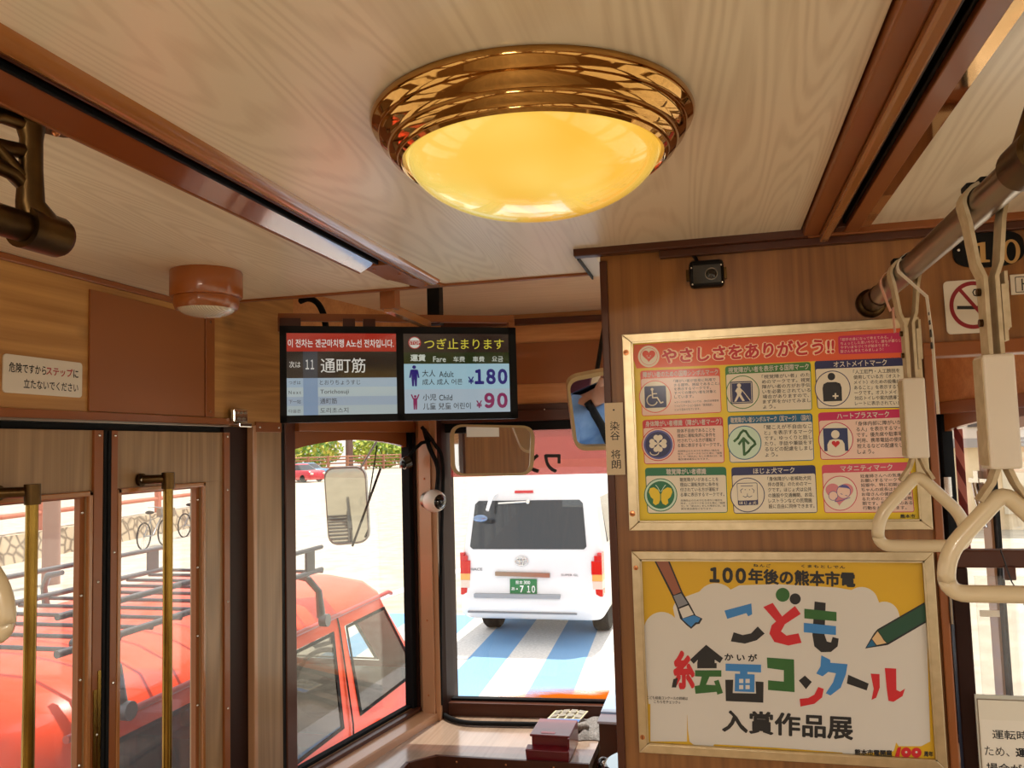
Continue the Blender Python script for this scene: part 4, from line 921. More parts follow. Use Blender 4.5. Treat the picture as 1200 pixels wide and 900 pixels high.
# green ear/arrow mark
G_ = C_['kgr']
cv.stroke([(860.5, 517), (864.5, 513.5), (868, 507.5), (871, 504.6), (874, 505.5), (877.5, 511), (884, 517.5), (885, 520.5), (880.5, 524.3), (877.5, 528.5), (872.8, 532.5)], 2.8, G_, 5)
cv.poly([(869.6, 516), (873, 515), (873.6, 534), (870.8, 534)], G_, 6); cv.stroke([(866, 520.3), (871.3, 513.6), (877.2, 519.6)], 2.8, G_, 7)
# person with heart
cv.rquad([(964.3, 502), (993, 501.5), (994.2, 528.3), (966, 528.8)], 1, C_['teal'], 5); cv.rquad([(964.3, 502), (993, 501.5), (994.2, 528.3), (966, 528.8)], 1, C_['dbl'], 6)
cv.circ(978.8, 509, 4.9, W, 7, n=24); cv.poly([(969.5, 521), (972, 516), (976, 514.8), (982.5, 514.6), (987, 516), (989.5, 520), (990.2, 528.4), (969.8, 528.7)], W, 7)
hx, hy = 979.2, 520; cv.poly([(hx+0.3*16*math.sin(a)**3, hy-0.28*(13*math.cos(a)-5*math.cos(2*a)-2*math.cos(3*a)-math.cos(4*a))) for a in [2*math.pi*i/30 for i in range(30)]], C_['red'], 8)
cv.rect(982.3, 522.0, 983.1, 525.0, W, 9); cv.rect(981.2, 523.1, 984.2, 523.9, W, 9)
# butterfly
cv.circ(774.2, 580, 16.2, C_['dgr'], 5)
for k in (-1, 1):
    cv.poly([(774.2+k*0.6, 579), (774.2+k*3, 574), (774.2+k*8, 571), (774.2+k*12.5, 572.2), (774.2+k*13.8, 576.5), (774.2+k*11.5, 582.5), (774.2+k*8.5, 585), (774.2+k*9, 589.5), (774.2+k*6, 592), (774.2+k*2.2, 590), (774.2+k*0.6, 586)], C_['yel'], 6)
    cv.stroke([(774.2+k*0.8, 576), (774.2+k*3.2, 571.5), (774.2+k*5.8, 568.3)], 0.8, C_['mint'], 6)
# dog square
cv.rquad([(863.3, 566.2), (887.4, 565.4), (888.6, 591.6), (865, 592.4)], 2, C_['navy'], 5); cv.rquad([(864, 566.9), (886.8, 566.1), (887.6, 586), (864.9, 586.7)], 1.6, W, 6)
cv.tbox('ほじょ犬', 866.5, 587.3, 886.5, 591.2, W, 7, 0.02, 1.15); cv.stroke([(868, 569.6), (882, 569.2)], 0.7, C_['navy'], 7)
for k in (-1, 1): cv.stroke([(875.8+k*5.6, 572.6), (875.8+k*8, 574.6), (875.8+k*7.2, 577.4)], 0.7, C_['navy'], 7); cv.circ(875.8+k*2.6, 573.8, 0.6, C_['navy'], 7, n=10)
cv.stroke([(870.8, 581.4), (873.6, 582.8), (875.8, 581.2), (878.2, 582.6), (881.2, 581)], 0.7, C_['navy'], 7); cv.stroke([(875.8, 578.4), (875.8, 581.2)], 0.6, C_['navy'], 7)
# mother and baby on a heart
hx, hy = 983.6, 577.5; cv.poly([(hx+1.02*16*math.sin(a)**3, hy-0.92*(13*math.cos(a)-5*math.cos(2*a)-2*math.cos(3*a)-math.cos(4*a))) for a in [2*math.pi*i/40 for i in range(40)]], C_['lpk'], 5)
cv.circ(988.5, 576, 8.2, C_['vio'], 6); cv.circ(988.5, 576.2, 7.6, C_['pink'], 7); cv.poly([(982.5, 571), (987, 568.6), (993, 569.2), (997, 573.5), (992, 571.8)], C_['vio'], 8)
cv.circ(976.3, 581, 5.6, C_['vio'], 6); cv.circ(976.3, 581, 5, C_['pink'], 7); cv.stroke([(985, 578.5), (987, 579.3)], 0.7, C_['vio'], 8); cv.stroke([(990.5, 580.5), (993, 581)], 0.7, C_['vio'], 8)
cv.stroke([(980, 583.5), (978.5, 587.8), (986, 586.5), (996, 583)], 0.8, C_['vio'], 8)
cv.text('熊本市', [(1055, 602.6), (1072.5, 602.3), (1072.5, 607.0), (1055, 607.2)], C_['blk'], 3, 0.03)
cv.mb.build('poster_sheet', t)

# ---------------- lower poster
t = thing('framed_poster', 'framed white and golden-yellow poster with big coloured lettering, brush and pencil, on the partition', 'poster', ((O2[0]+O2[1])/2, YP, O2[2]))
poster_frame(t, O2, I2, 0.012)
for px, py in ((743, 665.5), (752, 864)):
    q = at_y(px, py, YP-0.013); q.x = O2[0]+fw*0.45
    s_ = MB(); s_.lathe([(0.0001, 0.0018), (0.0045, 0.0012), (0.005, 0)], q, M['screw'], (0, -1, 0), 20); s_.box(q.x-0.0006, q.x+0.0006, q.y-0.0022, q.y-0.0012, q.z-0.0035, q.z+0.0035, M['black']); s_.build('screw', t)
zz = zoomed(730, 630, 1200/390)
P2 = lambda x, y: PP(*zz((x, y)))
cv = Canvas(P2, (0, -1, 0))
cv.mb.add([(I2[0], YS, I2[3]), (I2[1], YS, I2[3]), (I2[1], YS, I2[2]), (I2[0], YS, I2[2])], [(0, 1, 2, 3)], C_['yl2'])
cv.mb.box(I2[0], I2[1], YS+0.0004, YP-0.002, I2[2], I2[3], C_['cream'])
def arc(cx, cy, r, a0, a1, n=10, ry=None): return [(cx+r*math.cos(R(a0+(a1-a0)*i/n)), cy+(ry or r)*math.sin(R(a0+(a1-a0)*i/n))) for i in range(n+1)]
cloud = arc(140, 332, 64, 190, 318)+arc(228, 262, 48, 190, 262)+arc(335, 236, 72, 215, 318)+[(420, 172), (560, 168), (700, 176), (770, 180)]+arc(860, 240, 62, 235, 330)+arc(942, 285, 54, 250, 345)+[(1000, 292), (1094, 286), (1108, 735)]
cloud += [(1075, 752), (985, 752), (975, 770), (800, 782), (790, 775), (560, 758), (330, 745), (318, 758), (262, 752), (240, 735), (234, 690), (232, 640), (210, 600), (92, 600), (80, 450)]
cv.poly(cloud, C_['wht'], 1)
cv.rect(99, 597, 231, 735, C_['wht'], 2)
K, B_, Rd, Gn = C_['blk'], C_['sky'], C_['red'], C_['kgr']
# brush
cv.poly([(113, 84), (168, 84), (216, 199), (241, 240), (262, 280), (287, 292), (276, 311), (264, 313), (246, 329), (230, 316), (206, 292), (194, 250), (176, 209)], K, 2)
cv.poly([(119, 84), (162, 84), (209, 196), (183, 207)], C_['brn'], 3); cv.poly([(182, 210), (210, 201), (234, 238), (200, 252)], C_['gry'], 3); cv.poly([(202, 257), (236, 244), (255, 277), (216, 291)], C_['wht'], 3)
cv.poly([(213, 293), (256, 280), (280, 291), (271, 305), (262, 305), (246, 322), (234, 312)], C_['sky'], 3)
# pencil
cv.poly([(1094, 229), (1098, 303), (955, 387), (873, 400), (905, 345), (918, 330)], K, 2); cv.poly([(1094, 236), (1096, 297), (953, 380), (942, 368), (932, 352), (921, 335)], C_['dgn'], 3)
cv.poly([(918, 338), (930, 354), (940, 370), (950, 380), (915, 387), (898, 365)], C_['wd'], 3); cv.poly([(897, 367), (912, 389), (878, 396)], C_['teal'], 3)
def T2(s, q, m, b=0.0, lv=4, sp=1.0): cv.text(s, q, m, lv, b, sp)
T2('１００', [(312, 105), (444, 110), (444, 166), (312, 162)], K, 0.06, sp=0.62); T2('年後の熊本市電', [(451, 110), (838, 124), (838, 180), (452, 166)], K, 0.042)
T2('ねんご', [(470, 94), (533, 96), (533, 107), (470, 105)], K, 0.03, sp=1.4); T2('くまもとしでん', [(643, 97), (801, 101), (801, 112), (643, 108)], K, 0.03, sp=1.25)
# ko
cv.poly([(366, 263), (463, 237), (466, 276), (452, 284), (445, 272), (376, 293)], B_, 4); cv.poly([(399, 341), (432, 351), (462, 345), (486, 320), (511, 346), (482, 370), (440, 382), (389, 374)], K, 4)
# do
cv.poly([(506, 250), (540, 235), (574, 284), (620, 246), (641, 275), (584, 312), (570, 338), (590, 353), (633, 345), (644, 379), (596, 389), (546, 376), (528, 346), (536, 316), (552, 302)], Rd, 4)
cv.circ(576, 206, 25, Gn, 4); cv.circ(621, 221, 20, K, 4)
# mo
cv.poly([(691, 230), (731, 235), (727, 350), (735, 374), (750, 378), (756, 358), (778, 364), (774, 392), (750, 412), (715, 413), (690, 392), (683, 350)], K, 4)
cv.poly([(654, 256), (770, 268), (770, 301), (654, 291)], Gn, 5); cv.poly([(652, 307), (768, 319), (768, 351), (652, 341)], B_, 5)
# e (thread radical in red, black roof, green below)
T2('糸', [(176, 404), (259, 410), (259, 549), (178, 545)], Rd, 0.05); cv.poly([(182, 510), (198, 505), (192, 540), (176, 540)], K, 6)
cv.poly([(300, 386), (361, 434), (350, 452), (331, 440), (331, 452), (338, 452), (338, 471), (268, 471), (268, 452), (270, 440), (255, 455), (242, 440)], K, 4)
cv.poly([(260, 478), (355, 478), (355, 501), (312, 501), (300, 530), (334, 532), (328, 517), (345, 512), (361, 560), (340, 566), (338, 556), (262, 563), (258, 535), (276, 532), (284, 501), (260, 500)], Gn, 4)
# ga
cv.poly([(369, 512), (398, 512), (396, 560), (480, 562), (478, 518), (507, 520), (506, 595), (371, 589)], K, 4)
cv.poly([(370, 454), (498, 458), (498, 486), (449, 484), (449, 492), (475, 493), (474, 557), (403, 554), (404, 490), (422, 491), (422, 482), (370, 480)], B_, 5)
for wx in (419, 442):
    for wy in (509, 531): cv.rect(wx, wy, wx+15, wy+15, C_['wht'], 6)
T2('かいが', [(366, 416), (484, 420), (484, 447), (366, 442)], K, 0.03, sp=1.5)
# ko n ku - ru
cv.poly([(519, 432), (617, 439), (619, 557), (523, 549), (523, 514), (580, 519), (580, 478), (521, 470)], Gn, 4)
cv.poly([(656, 497), (681, 520), (660, 546), (634, 515)], K, 4); cv.poly([(637, 581), (668, 578), (690, 566), (704, 538), (724, 545), (718, 576), (690, 599), (640, 609)], Rd, 4)
cv.poly([(715, 424), (747, 440), (748, 451), (810, 456), (804, 492), (785, 541), (748, 569), (731, 561), (757, 522), (768, 489), (740, 484), (720, 500), (697, 490), (712, 464)], B_, 4)
cv.poly([(812, 494), (886, 526), (879, 551), (807, 526)], K, 4)
cv.poly([(893, 490), (925, 492), (926, 540), (913, 577), (896, 585), (904, 545)], Rd, 4); cv.poly([(944, 470), (985, 472), (986, 549), (999, 555), (1017, 544), (1008, 571), (975, 592), (957, 588), (951, 545)], Rd, 4)
T2('入賞作品展', [(357, 619), (830, 643), (830, 731), (357, 700)], K, 0.032)
T2('こども絵画コンクールの詳細は', [(86, 570), (234, 574), (234, 586), (86, 582)], K, 0.01); T2('こちらをチェック↓', [(112, 585), (207, 588), (207, 600), (112, 597)], K, 0.01)
T2('熊本市電開業', [(835, 762), (971, 766), (971, 788), (835, 783)], K, 0.045)
cv.poly([(985, 738), (1000, 760), (985, 770), (978, 765)], C_['yl2'], 2)
cv.poly([(990, 757), (1003, 754), (996, 791), (980, 790)], Rd, 4)
for cx in (1021, 1058): cv.circ(cx, 774 if cx < 1040 else 775, 18.5, Rd, 4, ry=18); cv.circ(cx, 773, 4, C_['wht'], 5)
T2('周年', [(1085, 769), (1118, 770), (1118, 791), (1085, 789)], K, 0.04)
cv.mb.build('poster_sheet', t)

# ---------------- upright name plate on the partition edge
NPY = YP-0.012
t = thing('name_plate', 'narrow cream upright plate with black name characters at the partition edge', 'name plate', (-0.21, NPY, 1.6))
q = [at_y(708, 473, NPY), at_y(729.5, 471, NPY), at_y(733, 556, NPY), at_y(711.5, 557, NPY)]
nx0 = (q[0].x+q[3].x)/2; nx1 = (q[1].x+q[2].x)/2; nz0 = (q[2].z+q[3].z)/2; nz1 = (q[0].z+q[1].z)/2
pl = mat('cream_plate', (206, 184, 150), 0.45)
cv = Canvas(lambda u, v: Vector((nx0+(nx1-nx0)*u, NPY, nz1+(nz0-nz1)*v)), (0, -1, 0))
cv.circ(0.5, 0.10, 0.055, M['text'], 1, ry=0.012)
for ch, v in (('染', 0.26), ('谷', 0.395), ('将', 0.655), ('朗', 0.79)): cv.tbox(ch, 0.26, v, 0.78, v+0.125, M['text'], 1, 0.004)
cv.mb.box(nx0, nx1, NPY, NPY+0.003, nz0, nz1, pl); cv.mb.build('plate', t)

# ---------------- number plate, no-smoking sign, cut sign (over the cab doorway)
t = thing('number_plate', 'black rounded number plate with brass figures above the cab doorway', 'number plate', (0.55, YP, 2.08))
nc = at_y(1165, 291, YP-0.008)
n0 = at_y(1117, 292, YP-0.008).x; n1 = n0+0.125; nm = (n0+n1)/2; nz0 = at_y(1160, 312.5, YP-0.008).z; nz1 = at_y(1160, 270.5, YP-0.008).z; hh = (nz1-nz0)/2; zc = (nz0+nz1)/2
loop = []
for i in range(48):
    a = 2*math.pi*i/48; ca, sa = math.cos(a), math.sin(a); loop.append((nm+(n1-n0)/2*math.copysign(abs(ca)**0.75, ca), YP-0.001, zc+hh*math.copysign(abs(sa)**0.62, sa)))
MB().prism(loop, (0, -0.006, 0), M['black']).build('plate', t, bevel=0.001)
MB().ball((n0+0.0095, YP-0.0075, zc+0.002), 0.0038, M['chrome'], 10).build('screw', t)
cv = Canvas(lambda x, y: at_y(x, y, YP-0.0075), (0, -1, 0)); bm_ = mat('brass_figure', (196, 158, 100), 0.4, metal=0.6)
cv.poly([(1143.5, 285.5), (1150, 284), (1154.5, 283.6), (1155.2, 304.2), (1160, 304.6), (1160, 307), (1144.5, 308), (1144.5, 305.8), (1148.8, 305.2), (1148.2, 288), (1143.6, 288.4)], bm_, 1)
cv.poly([(1173+10.5*math.cos(a)+12, 294.6+14.2*math.sin(a)) for a in [2*math.pi*i/36 for i in range(36)]], bm_, 1); cv.poly([(1185+5.6*math.cos(a), 294.6+11.2*math.sin(a)) for a in [2*math.pi*i/36 for i in range(36)]], M['black'], 2)
cv.mb.build('figures', t)

SY = YP-0.004
t = thing('no_smoking_sign', 'white square no-smoking sign with red ring and bar above the cab doorway', 'sign', (0.5, YP, 2.0))
cv = Canvas(lambda x, y: at_y(x, y, SY), (0, -1, 0))
A = [(1105, 330), (1182, 325), (1184, 388), (1110, 392)]
base = []
for i in range(4):
    p = Vector(A[i]); a = (Vector(A[i-1])-p).normalized(); b = (Vector(A[(i+1) % 4])-p).normalized()
    for k in range(6): u = k/5; r_ = p+a*6*(1-u)**2+b*6*u*u; base.append((r_.x, r_.y))
MB().prism([at_y(x, y, SY) for x, y in base], (0, 0.0025, 0), M['white']).build('sign_plate', t)
dr = mat('sign_dark_red', (138, 12, 26), 0.4)
cv.ring(1140.5, 357.5, 23.2, 28.0, dr, 2, 48)
cv.rect(1121.5, 358.5, 1157, 362.5, M['text'], 1); cv.rect(1158.5, 357.8, 1160, 361.8, M['text'], 1); cv.rect(1161.5, 357.6, 1163, 361.6, M['text'], 1)
cv.stroke([(1161, 356.5), (1160, 350.5), (1154, 347.5), (1150, 347), (1148.5, 345)], 1.5, M['text'], 1); cv.stroke([(1157, 356), (1155, 351.5), (1149, 350.5), (1145.5, 347)], 1.4, M['text'], 1)
cv.stroke([(1145.5, 347), (1141.5, 346), (1140, 342.5), (1141.5, 339.5), (1145, 339), (1148, 339.8)], 1.4, M['text'], 1); cv.stroke([(1148, 339.8), (1151, 339.5), (1152.8, 342), (1151.5, 344.8), (1148.5, 345)], 1.4, M['text'], 1)
cv.poly([(1121.6, 339.2), (1124.2, 335.8), (1159.6, 375.6), (1157, 379)], dr, 3)
cv.mb.build('sign_print', t)
t = thing('small_sign', 'white plate with a boxed black character at the right edge over the doorway', 'sign', (0.57, YP, 2.0))
a = at_y(1183.5, 322, SY); b = at_y(1185, 345.5, SY)
MB().box(a.x, a.x+0.10, SY, YP-0.0005, b.z, a.z, M['white']).build('sign_plate', t, bevel=0.0008)
cv = Canvas(lambda x, y: at_y(x, y, SY), (0, -1, 0)); cv.stroke([(1210, 323.5), (1189.6, 325), (1190.6, 342.5), (1210, 341.5)], 0.8, M['text'], 1)
cv.stroke([(1197.6, 327), (1198.2, 340)], 1.6, M['text'], 1); cv.stroke([(1198, 332), (1204, 334)], 1.6, M['text'], 1)
cv.mb.build('sign_print', t)

# ---------------- warning sign on the left wall
WX = XL+0.003
t = thing('warning_sign', 'white rounded warning sign in black and red characters on the left wall over the doors', 'sign', (XL, 1.46, 1.86))
a = at_x(4, 415, WX); b = at_x(96, 466, WX); y0, y1, z1, z0 = a.y, b.y, 1.9385, 1.8595
lp = []
for cyy, czz, a0 in ((y1-0.008, z1-0.008, 0), (y0+0.008, z1-0.008, 90), (y0+0.008, z0+0.008, 180), (y1-0.008, z0+0.008, 270)):
    for k in range(6): an = R(a0+90*k/5); lp.append((WX, cyy+0.008*math.cos(an), czz+0.008*math.sin(an)))
MB().prism(lp, (-0.0025, 0, 0), M['white']).build('sign_plate', t)
cv = Canvas(lambda u, v: Vector((WX, y0+(y1-y0)*u, z1+(z0-z1)*v)), (1, 0, 0))
cv.tbox('危険ですから', 0.065, 0.20, 0.515, 0.46, M['text'], 1, 0.016); cv.tbox('ステップ', 0.515, 0.21, 0.865, 0.45, mat('sign_red', (170, 26, 30), 0.5), 1, 0.02); cv.tbox('に', 0.875, 0.22, 0.945, 0.45, M['text'], 1, 0.02)
cv.tbox('立たないでください', 0.24, 0.60, 0.945, 0.85, M['text'], 1, 0.016)
cv.mb.build('sign_print', t)

# ---------------- twin-screen fare display and its wooden hanger
ML, MR = Vector((-1.219, 2.135, 0)), Vector((-0.5916, 2.465, 0))
mu = (MR-ML).normalized(); mn = Vector((mu.y, -mu.x, 0))          # towards the passengers
zb, zt2 = 1.809, 2.092
t = thing('fare_display', 'black twin-screen fare and next-stop monitor hanging below the front ceiling', 'monitor', ((ML+MR)/2+Vector((0, 0, zb))))
wdt = (MR-ML).length
MB().obox((ML+MR)/2-mn*0.026+Vector((0, 0, (zb+zt2)/2)), mu*(wdt/2), mn*0.024, (0, 0, (zt2-zb)/2), M['black']).build('monitor_case', t, bevel=0.004)
f = MB()
z0_, z1_ = zb+0.021, zt2-0.021
sL = [0.0205, 0.0205+0.2925+0.008]; xs = [(0.0195, 0.3375), (0.3595, wdt-0.0235)]
mp = lambda u, z, d=0.0: ML+mu*u+mn*d+Vector((0, 0, z))
for u0, u1 in ((0, xs[0][0]), (xs[0][1], xs[1][0]), (xs[1][1], wdt)): f.hexa([mp(u0, zb, -0.003), mp(u1, zb, -0.003), mp(u1, zb, 0.002), mp(u0, zb, 0.002), mp(u0, zt2, -0.003), mp(u1, zt2, -0.003), mp(u1, zt2, 0.002), mp(u0, zt2, 0.002)], M['black'])
for a_, b_ in ((zb, z0_), (z1_, zt2)): f.hexa([mp(0, a_, -0.003), mp(wdt, a_, -0.003), mp(wdt, a_, 0.002), mp(0, a_, 0.002), mp(0, b_, -0.003), mp(wdt, b_, -0.003), mp(wdt, b_, 0.002), mp(0, b_, 0.002)], M['black'])
f.build('bezel', t)
_sc = {}
def scr(*c):
    if c not in _sc: _sc[c] = mat('screen_%d_%d_%d' % c, (10, 10, 11), 0.12, coat=0.5, emit=c, estr=0.56, coat_rough=0.08)
    return _sc[c]
def screen(u0, u1, q, name, draw):
    """drawing units are the zoomed picture units of the screen, q = its left, right, top, bottom there"""
    l, r, tp, bt = q
    cv = Canvas(lambda x, y: mp(u0+(u1-u0)*(x-l)/(r-l), z1_+(z0_-z1_)*(y-tp)/(bt-tp), -0.0012), mn, 0.00015)
    draw(cv, l, r, tp, bt); cv.mb.build(name, t)
def left_screen(cv, l, r, tp, bt):
    Wt = scr(226, 222, 212); G1 = scr(60, 66, 72)
    cv.rect(l, tp, r, 342, scr(168, 48, 34), 0); cv.rect(l, 342, r, 458, scr(42, 35, 30), 0); cv.rect(206, 342, 270, 458, scr(58, 62, 68), 1)
    for i, (a, b, c) in enumerate(((458, 498, (160, 180, 194)), (498, 539, (178, 192, 192)), (539, 578, (156, 172, 186)), (578, bt, (172, 186, 186)))): cv.rect(l, a, r, b, scr(*c), 0)
    cv.rect(206, 458, 270, bt, scr(128, 152, 178), 1)
    cv.tbox('이 전차는 겐군마치행 A노선 전차입니다.', 141, 288, 612, 324, Wt, 2, 0.012)
    cv.tbox('次は', 146, 385, 195, 413, Wt, 2); cv.tbox('１１', 217, 378, 254, 420, Wt, 2, 0.012, 0.6); cv.tbox('通町筋', 283, 371, 482, 436, Wt, 2, 0.004)
    D = scr(62, 66, 72)
    for s, a, b, c, d in (('つぎは', 143, 469, 195, 485), ('Next', 143, 512, 196, 527), ('下一站', 143, 551, 195, 568), ('다음은', 143, 593, 195, 608), ('とおりちょうすじ', 278, 467, 458, 488), ('Torichosuji', 280, 509, 406, 532), ('通町筋', 279, 546, 353, 571), ('도리초스지', 279, 588, 403, 611)): cv.tbox(s, a, b, c, d, D, 2, 0.006, 1.5 if s == 'Next' else 1.0)
def right_screen(cv, l, r, tp, bt):
    Wt = scr(206, 210, 196)
    cv.rect(l, tp, r, 352, scr(48, 34, 28), 0); cv.rect(l, 352, r, 402, scr(38, 50, 22), 0); cv.rect(l, 402, r, 512, scr(160, 196, 208), 0); cv.rect(l, 512, r, bt, scr(172, 188, 198), 0)
    cv.circ(705, 311, 27, scr(168, 42, 36), 1); cv.circ(705, 311, 23, Wt, 2, a0=200, a1=340); cv.circ(705, 311, 23, Wt, 2, a0=20, a1=160); cv.rect(679, 302, 731, 320, scr(168, 42, 36), 3); cv.tbox('STOP', 682, 304, 728, 318, Wt, 4, 0.006)
    cv.tbox('つぎ止まります', 746, 292, 1090, 338, scr(214, 200, 66), 1, 0.002)
    cv.tbox('運賃', 686, 361, 750, 391, Wt, 1, 0.03)
    for s, a, b in (('Fare', 782, 836), ('车费', 868, 918), ('車費', 952, 1003), ('요금', 1036, 1085)): cv.tbox(s, a, 370, b, 394, Wt, 1, 0.008)
    Bl = scr(34, 28, 112); Mg = scr(134, 36, 86); K_ = scr(26, 28, 32)
    def man(cx, top, h, m, up):
        k = h/90
        cv.circ(cx, top+8*k, 8*k, m, 2, n=20)
        cv.poly([(cx-12*k, top+18*k), (cx+12*k, top+18*k), (cx+12*k, top+55*k), (cx+10*k, top+h), (cx+2*k, top+h), (cx, top+58*k), (cx-2*k, top+h), (cx-10*k, top+h), (cx-12*k, top+55*k)], m, 1)
        for s in (-1, 1):
            if up: cv.stroke([(cx+s*11*k, top+24*k), (cx+s*22*k, top-2*k)], 8*k, m, 2)
            else: cv.stroke([(cx+s*13*k, top+22*k), (cx+s*18*k, top+52*k)], 7*k, m, 2)
    man(701, 408, 90, Bl, False); man(703, 536, 62, Mg, True)
    for s, a, b, c, d in (('大人', 734, 428, 790, 458), ('Adult', 806, 434, 868, 460), ('成人 成人 어른', 734, 467, 905, 493), ('小児', 735, 532, 792, 560), ('Child', 804, 536, 860, 561), ('儿童 兒童 어린이', 735, 570, 938, 599)): cv.tbox(s, a, b, c, d, K_, 1, 0.006)
    cv.tbox('¥', 930, 459, 955, 491, Bl, 1, 0.02); cv.tbox('１８０', 958, 425, 1102, 493, Bl, 1, 0.055, 0.56); cv.tbox('¥', 963, 563, 988, 596, Mg, 1, 0.02); cv.tbox('９０', 998, 530, 1100, 597, Mg, 1, 0.055, 0.56)
screen(*xs[0], (135, 623, 262, 619), 'left_screen', left_screen); screen(*xs[1], (658, 1111, 272, 614), 'right_screen', right_screen)
h = MB()     # wooden hanger
bk = mn*-0.055
zh = zt2+0.032
h.obox((ML+MR)/2+mu*0.0-mn*0.045+Vector((0, 0, zh)), mu*(wdt/2+0.005), mn*0.012, (0, 0, 0.011), M['trim'])
for u in (0.004, wdt-0.004): h.obox(mp(u, zh-0.022, -0.045), mu*0.010, mn*0.012, (0, 0, 0.022), M['trim'])
h.build('hanger_bar', t, bevel=0.0015)
p0 = at_y(457, 348, 2.02)
h = MB(); h.box(p0.x-0.021, p0.x+0.021, 2.00, 2.04, 2.095, ZCAB, M['trim']); h.build('hanger_post', t, bevel=0.0015)
h = MB(); pa = Vector((p0.x, 2.005, 2.098)); pb = mp(0.44, 2.106, -0.045); d_ = (pb-pa); s_ = d_.cross(Vector((0, 0, 1))).normalized()
h.obox((pa+pb)/2, d_/2, s_*0.012, (0, 0, 0.012), M['mould']); h.build('hanger_arm', t, bevel=0.0015)
p1 = at_y(510, 356, 2.42)
h = MB(); h.box(p1.x-0.020, p1.x+0.020, 2.40, 2.44, 2.11, ZCAB, M['black']); h.build('hanger_post', t, bevel=0.0015)
for u in (0.03, 0.20, 0.26): h = MB().obox(mp(u, zt2+0.012, -0.03), mu*(0.03 if u < 0.1 else 0.018), mn*0.012, (0, 0, 0.014), M['trimd']).build('clamp_block', t)
cable('cable', [at_y(352, 353, 2.37), at_y(362, 350, 2.36), at_y(372, 355, 2.35), at_y(379, 368, 2.34), at_y(382, 384, 2.33)], 0.010, 'black cable curving down behind the fare monitor from the ceiling')
# ================================================================ OUTSIDE
GZ = -0.57
# street: asphalt with painted blue and white lanes
def asphalt(name, a, b): return noisy(name, a, b, 3.0, 0.85, bump=0.15, detail=8)
M['road'] = asphalt('asphalt', (158, 150, 134), (186, 178, 160)); M['blue'] = noisy('blue_road_paint', (96, 144, 190), (132, 178, 216), 90, 0.8, detail=6); M['wpaint'] = noisy('white_road_paint', (206, 202, 196), (232, 228, 222), 30, 0.8)
g = MB(); n = 1
g.add([(-90, -25, GZ), (60, -25, GZ), (60, 140, GZ), (-90, 140, GZ)], [(0, 1, 2, 3)], M['road']); struct(g.build('street'))
g = MB(); g2 = MB()
sx = lambda x, y: (x-0.06*(y-8.0)*0.9, y, GZ+0.004)
for i in range(-4, 4):
    x0 = -2.70+0.86*i
    g.add([sx(x0, 4.6), sx(x0+0.43, 4.6), sx(x0+0.43, 11.0), sx(x0, 11.0)], [(0, 1, 2, 3)], M['blue']); g2.add([sx(x0+0.43, 4.6), sx(x0+0.86, 4.6), sx(x0+0.86, 11.0), sx(x0+0.43, 11.0)], [(0, 1, 2, 3)], M['wpaint'])
struct(g.build('street_blue_lanes')); struct(g2.build('street_white_lanes'))
g = MB(); g.add([(-5.45, 11.3, GZ+0.006), (-5.2, 11.3, GZ+0.006), (-4.6, 15.5, GZ+0.006), (-4.85, 15.5, GZ+0.006)], [(0, 1, 2, 3)], M['wpaint']); g.add([(-60, 62, GZ+0.004), (-20, 82, GZ+0.004), (-20, 83, GZ+0.004), (-60, 63, GZ+0.004)], [(0, 1, 2, 3)], M['wpaint']); struct(g.build('street_line'))

def ringloft(mb, rings, mt, close=True, skip=None, mats=None):
    """rings: equal-length closed loops of points, bottom to top"""
    n = len(rings[0]); vs = [p for r in rings for p in r]; fa = {}
    for i in range(len(rings)-1):
        for k in range(n):
            if skip and skip(i, k): continue
            m_ = mats(i, k) if mats else mt; fa.setdefault(m_, []).append((i*n+k, i*n+(k+1) % n, (i+1)*n+(k+1) % n, (i+1)*n+k))
    for m_, f in fa.items(): mb.add(vs, f, m_, True)
    if close: mb.add(rings[-1], [list(range(n))], mt, True); mb.add(rings[0], [list(range(n))[::-1]], mt)
def plan(cx, hw, y0, y1, z, r=0.12, n=5):
    out = []
    for sx_, yy, a0 in ((1, y0, -90), (1, y1, 0), (-1, y1, 90), (-1, y0, 180)):
        cxx = cx+sx_*(hw-r); cyy = yy+(r if yy == y0 else -r)
        for k in range(n): an = R(a0+90*k/(n-1)); out.append((cxx+r*math.cos(an), cyy+r*math.sin(an), z))
    return out
def wheel(t, x, y, r, wd, name='wheel'):
    w_ = MB(); w_.lathe([(0.0001, 0), (r*0.62, 0), (r*0.64, -0.01), (r*0.92, -0.01), (r, 0.02), (r, wd-0.02), (r*0.92, wd+0.01), (r*0.5, wd), (0.0001, wd)], (x, y, GZ+r), M['rubber'], (1, 0, 0), 28)
    return w_.build(name, t)

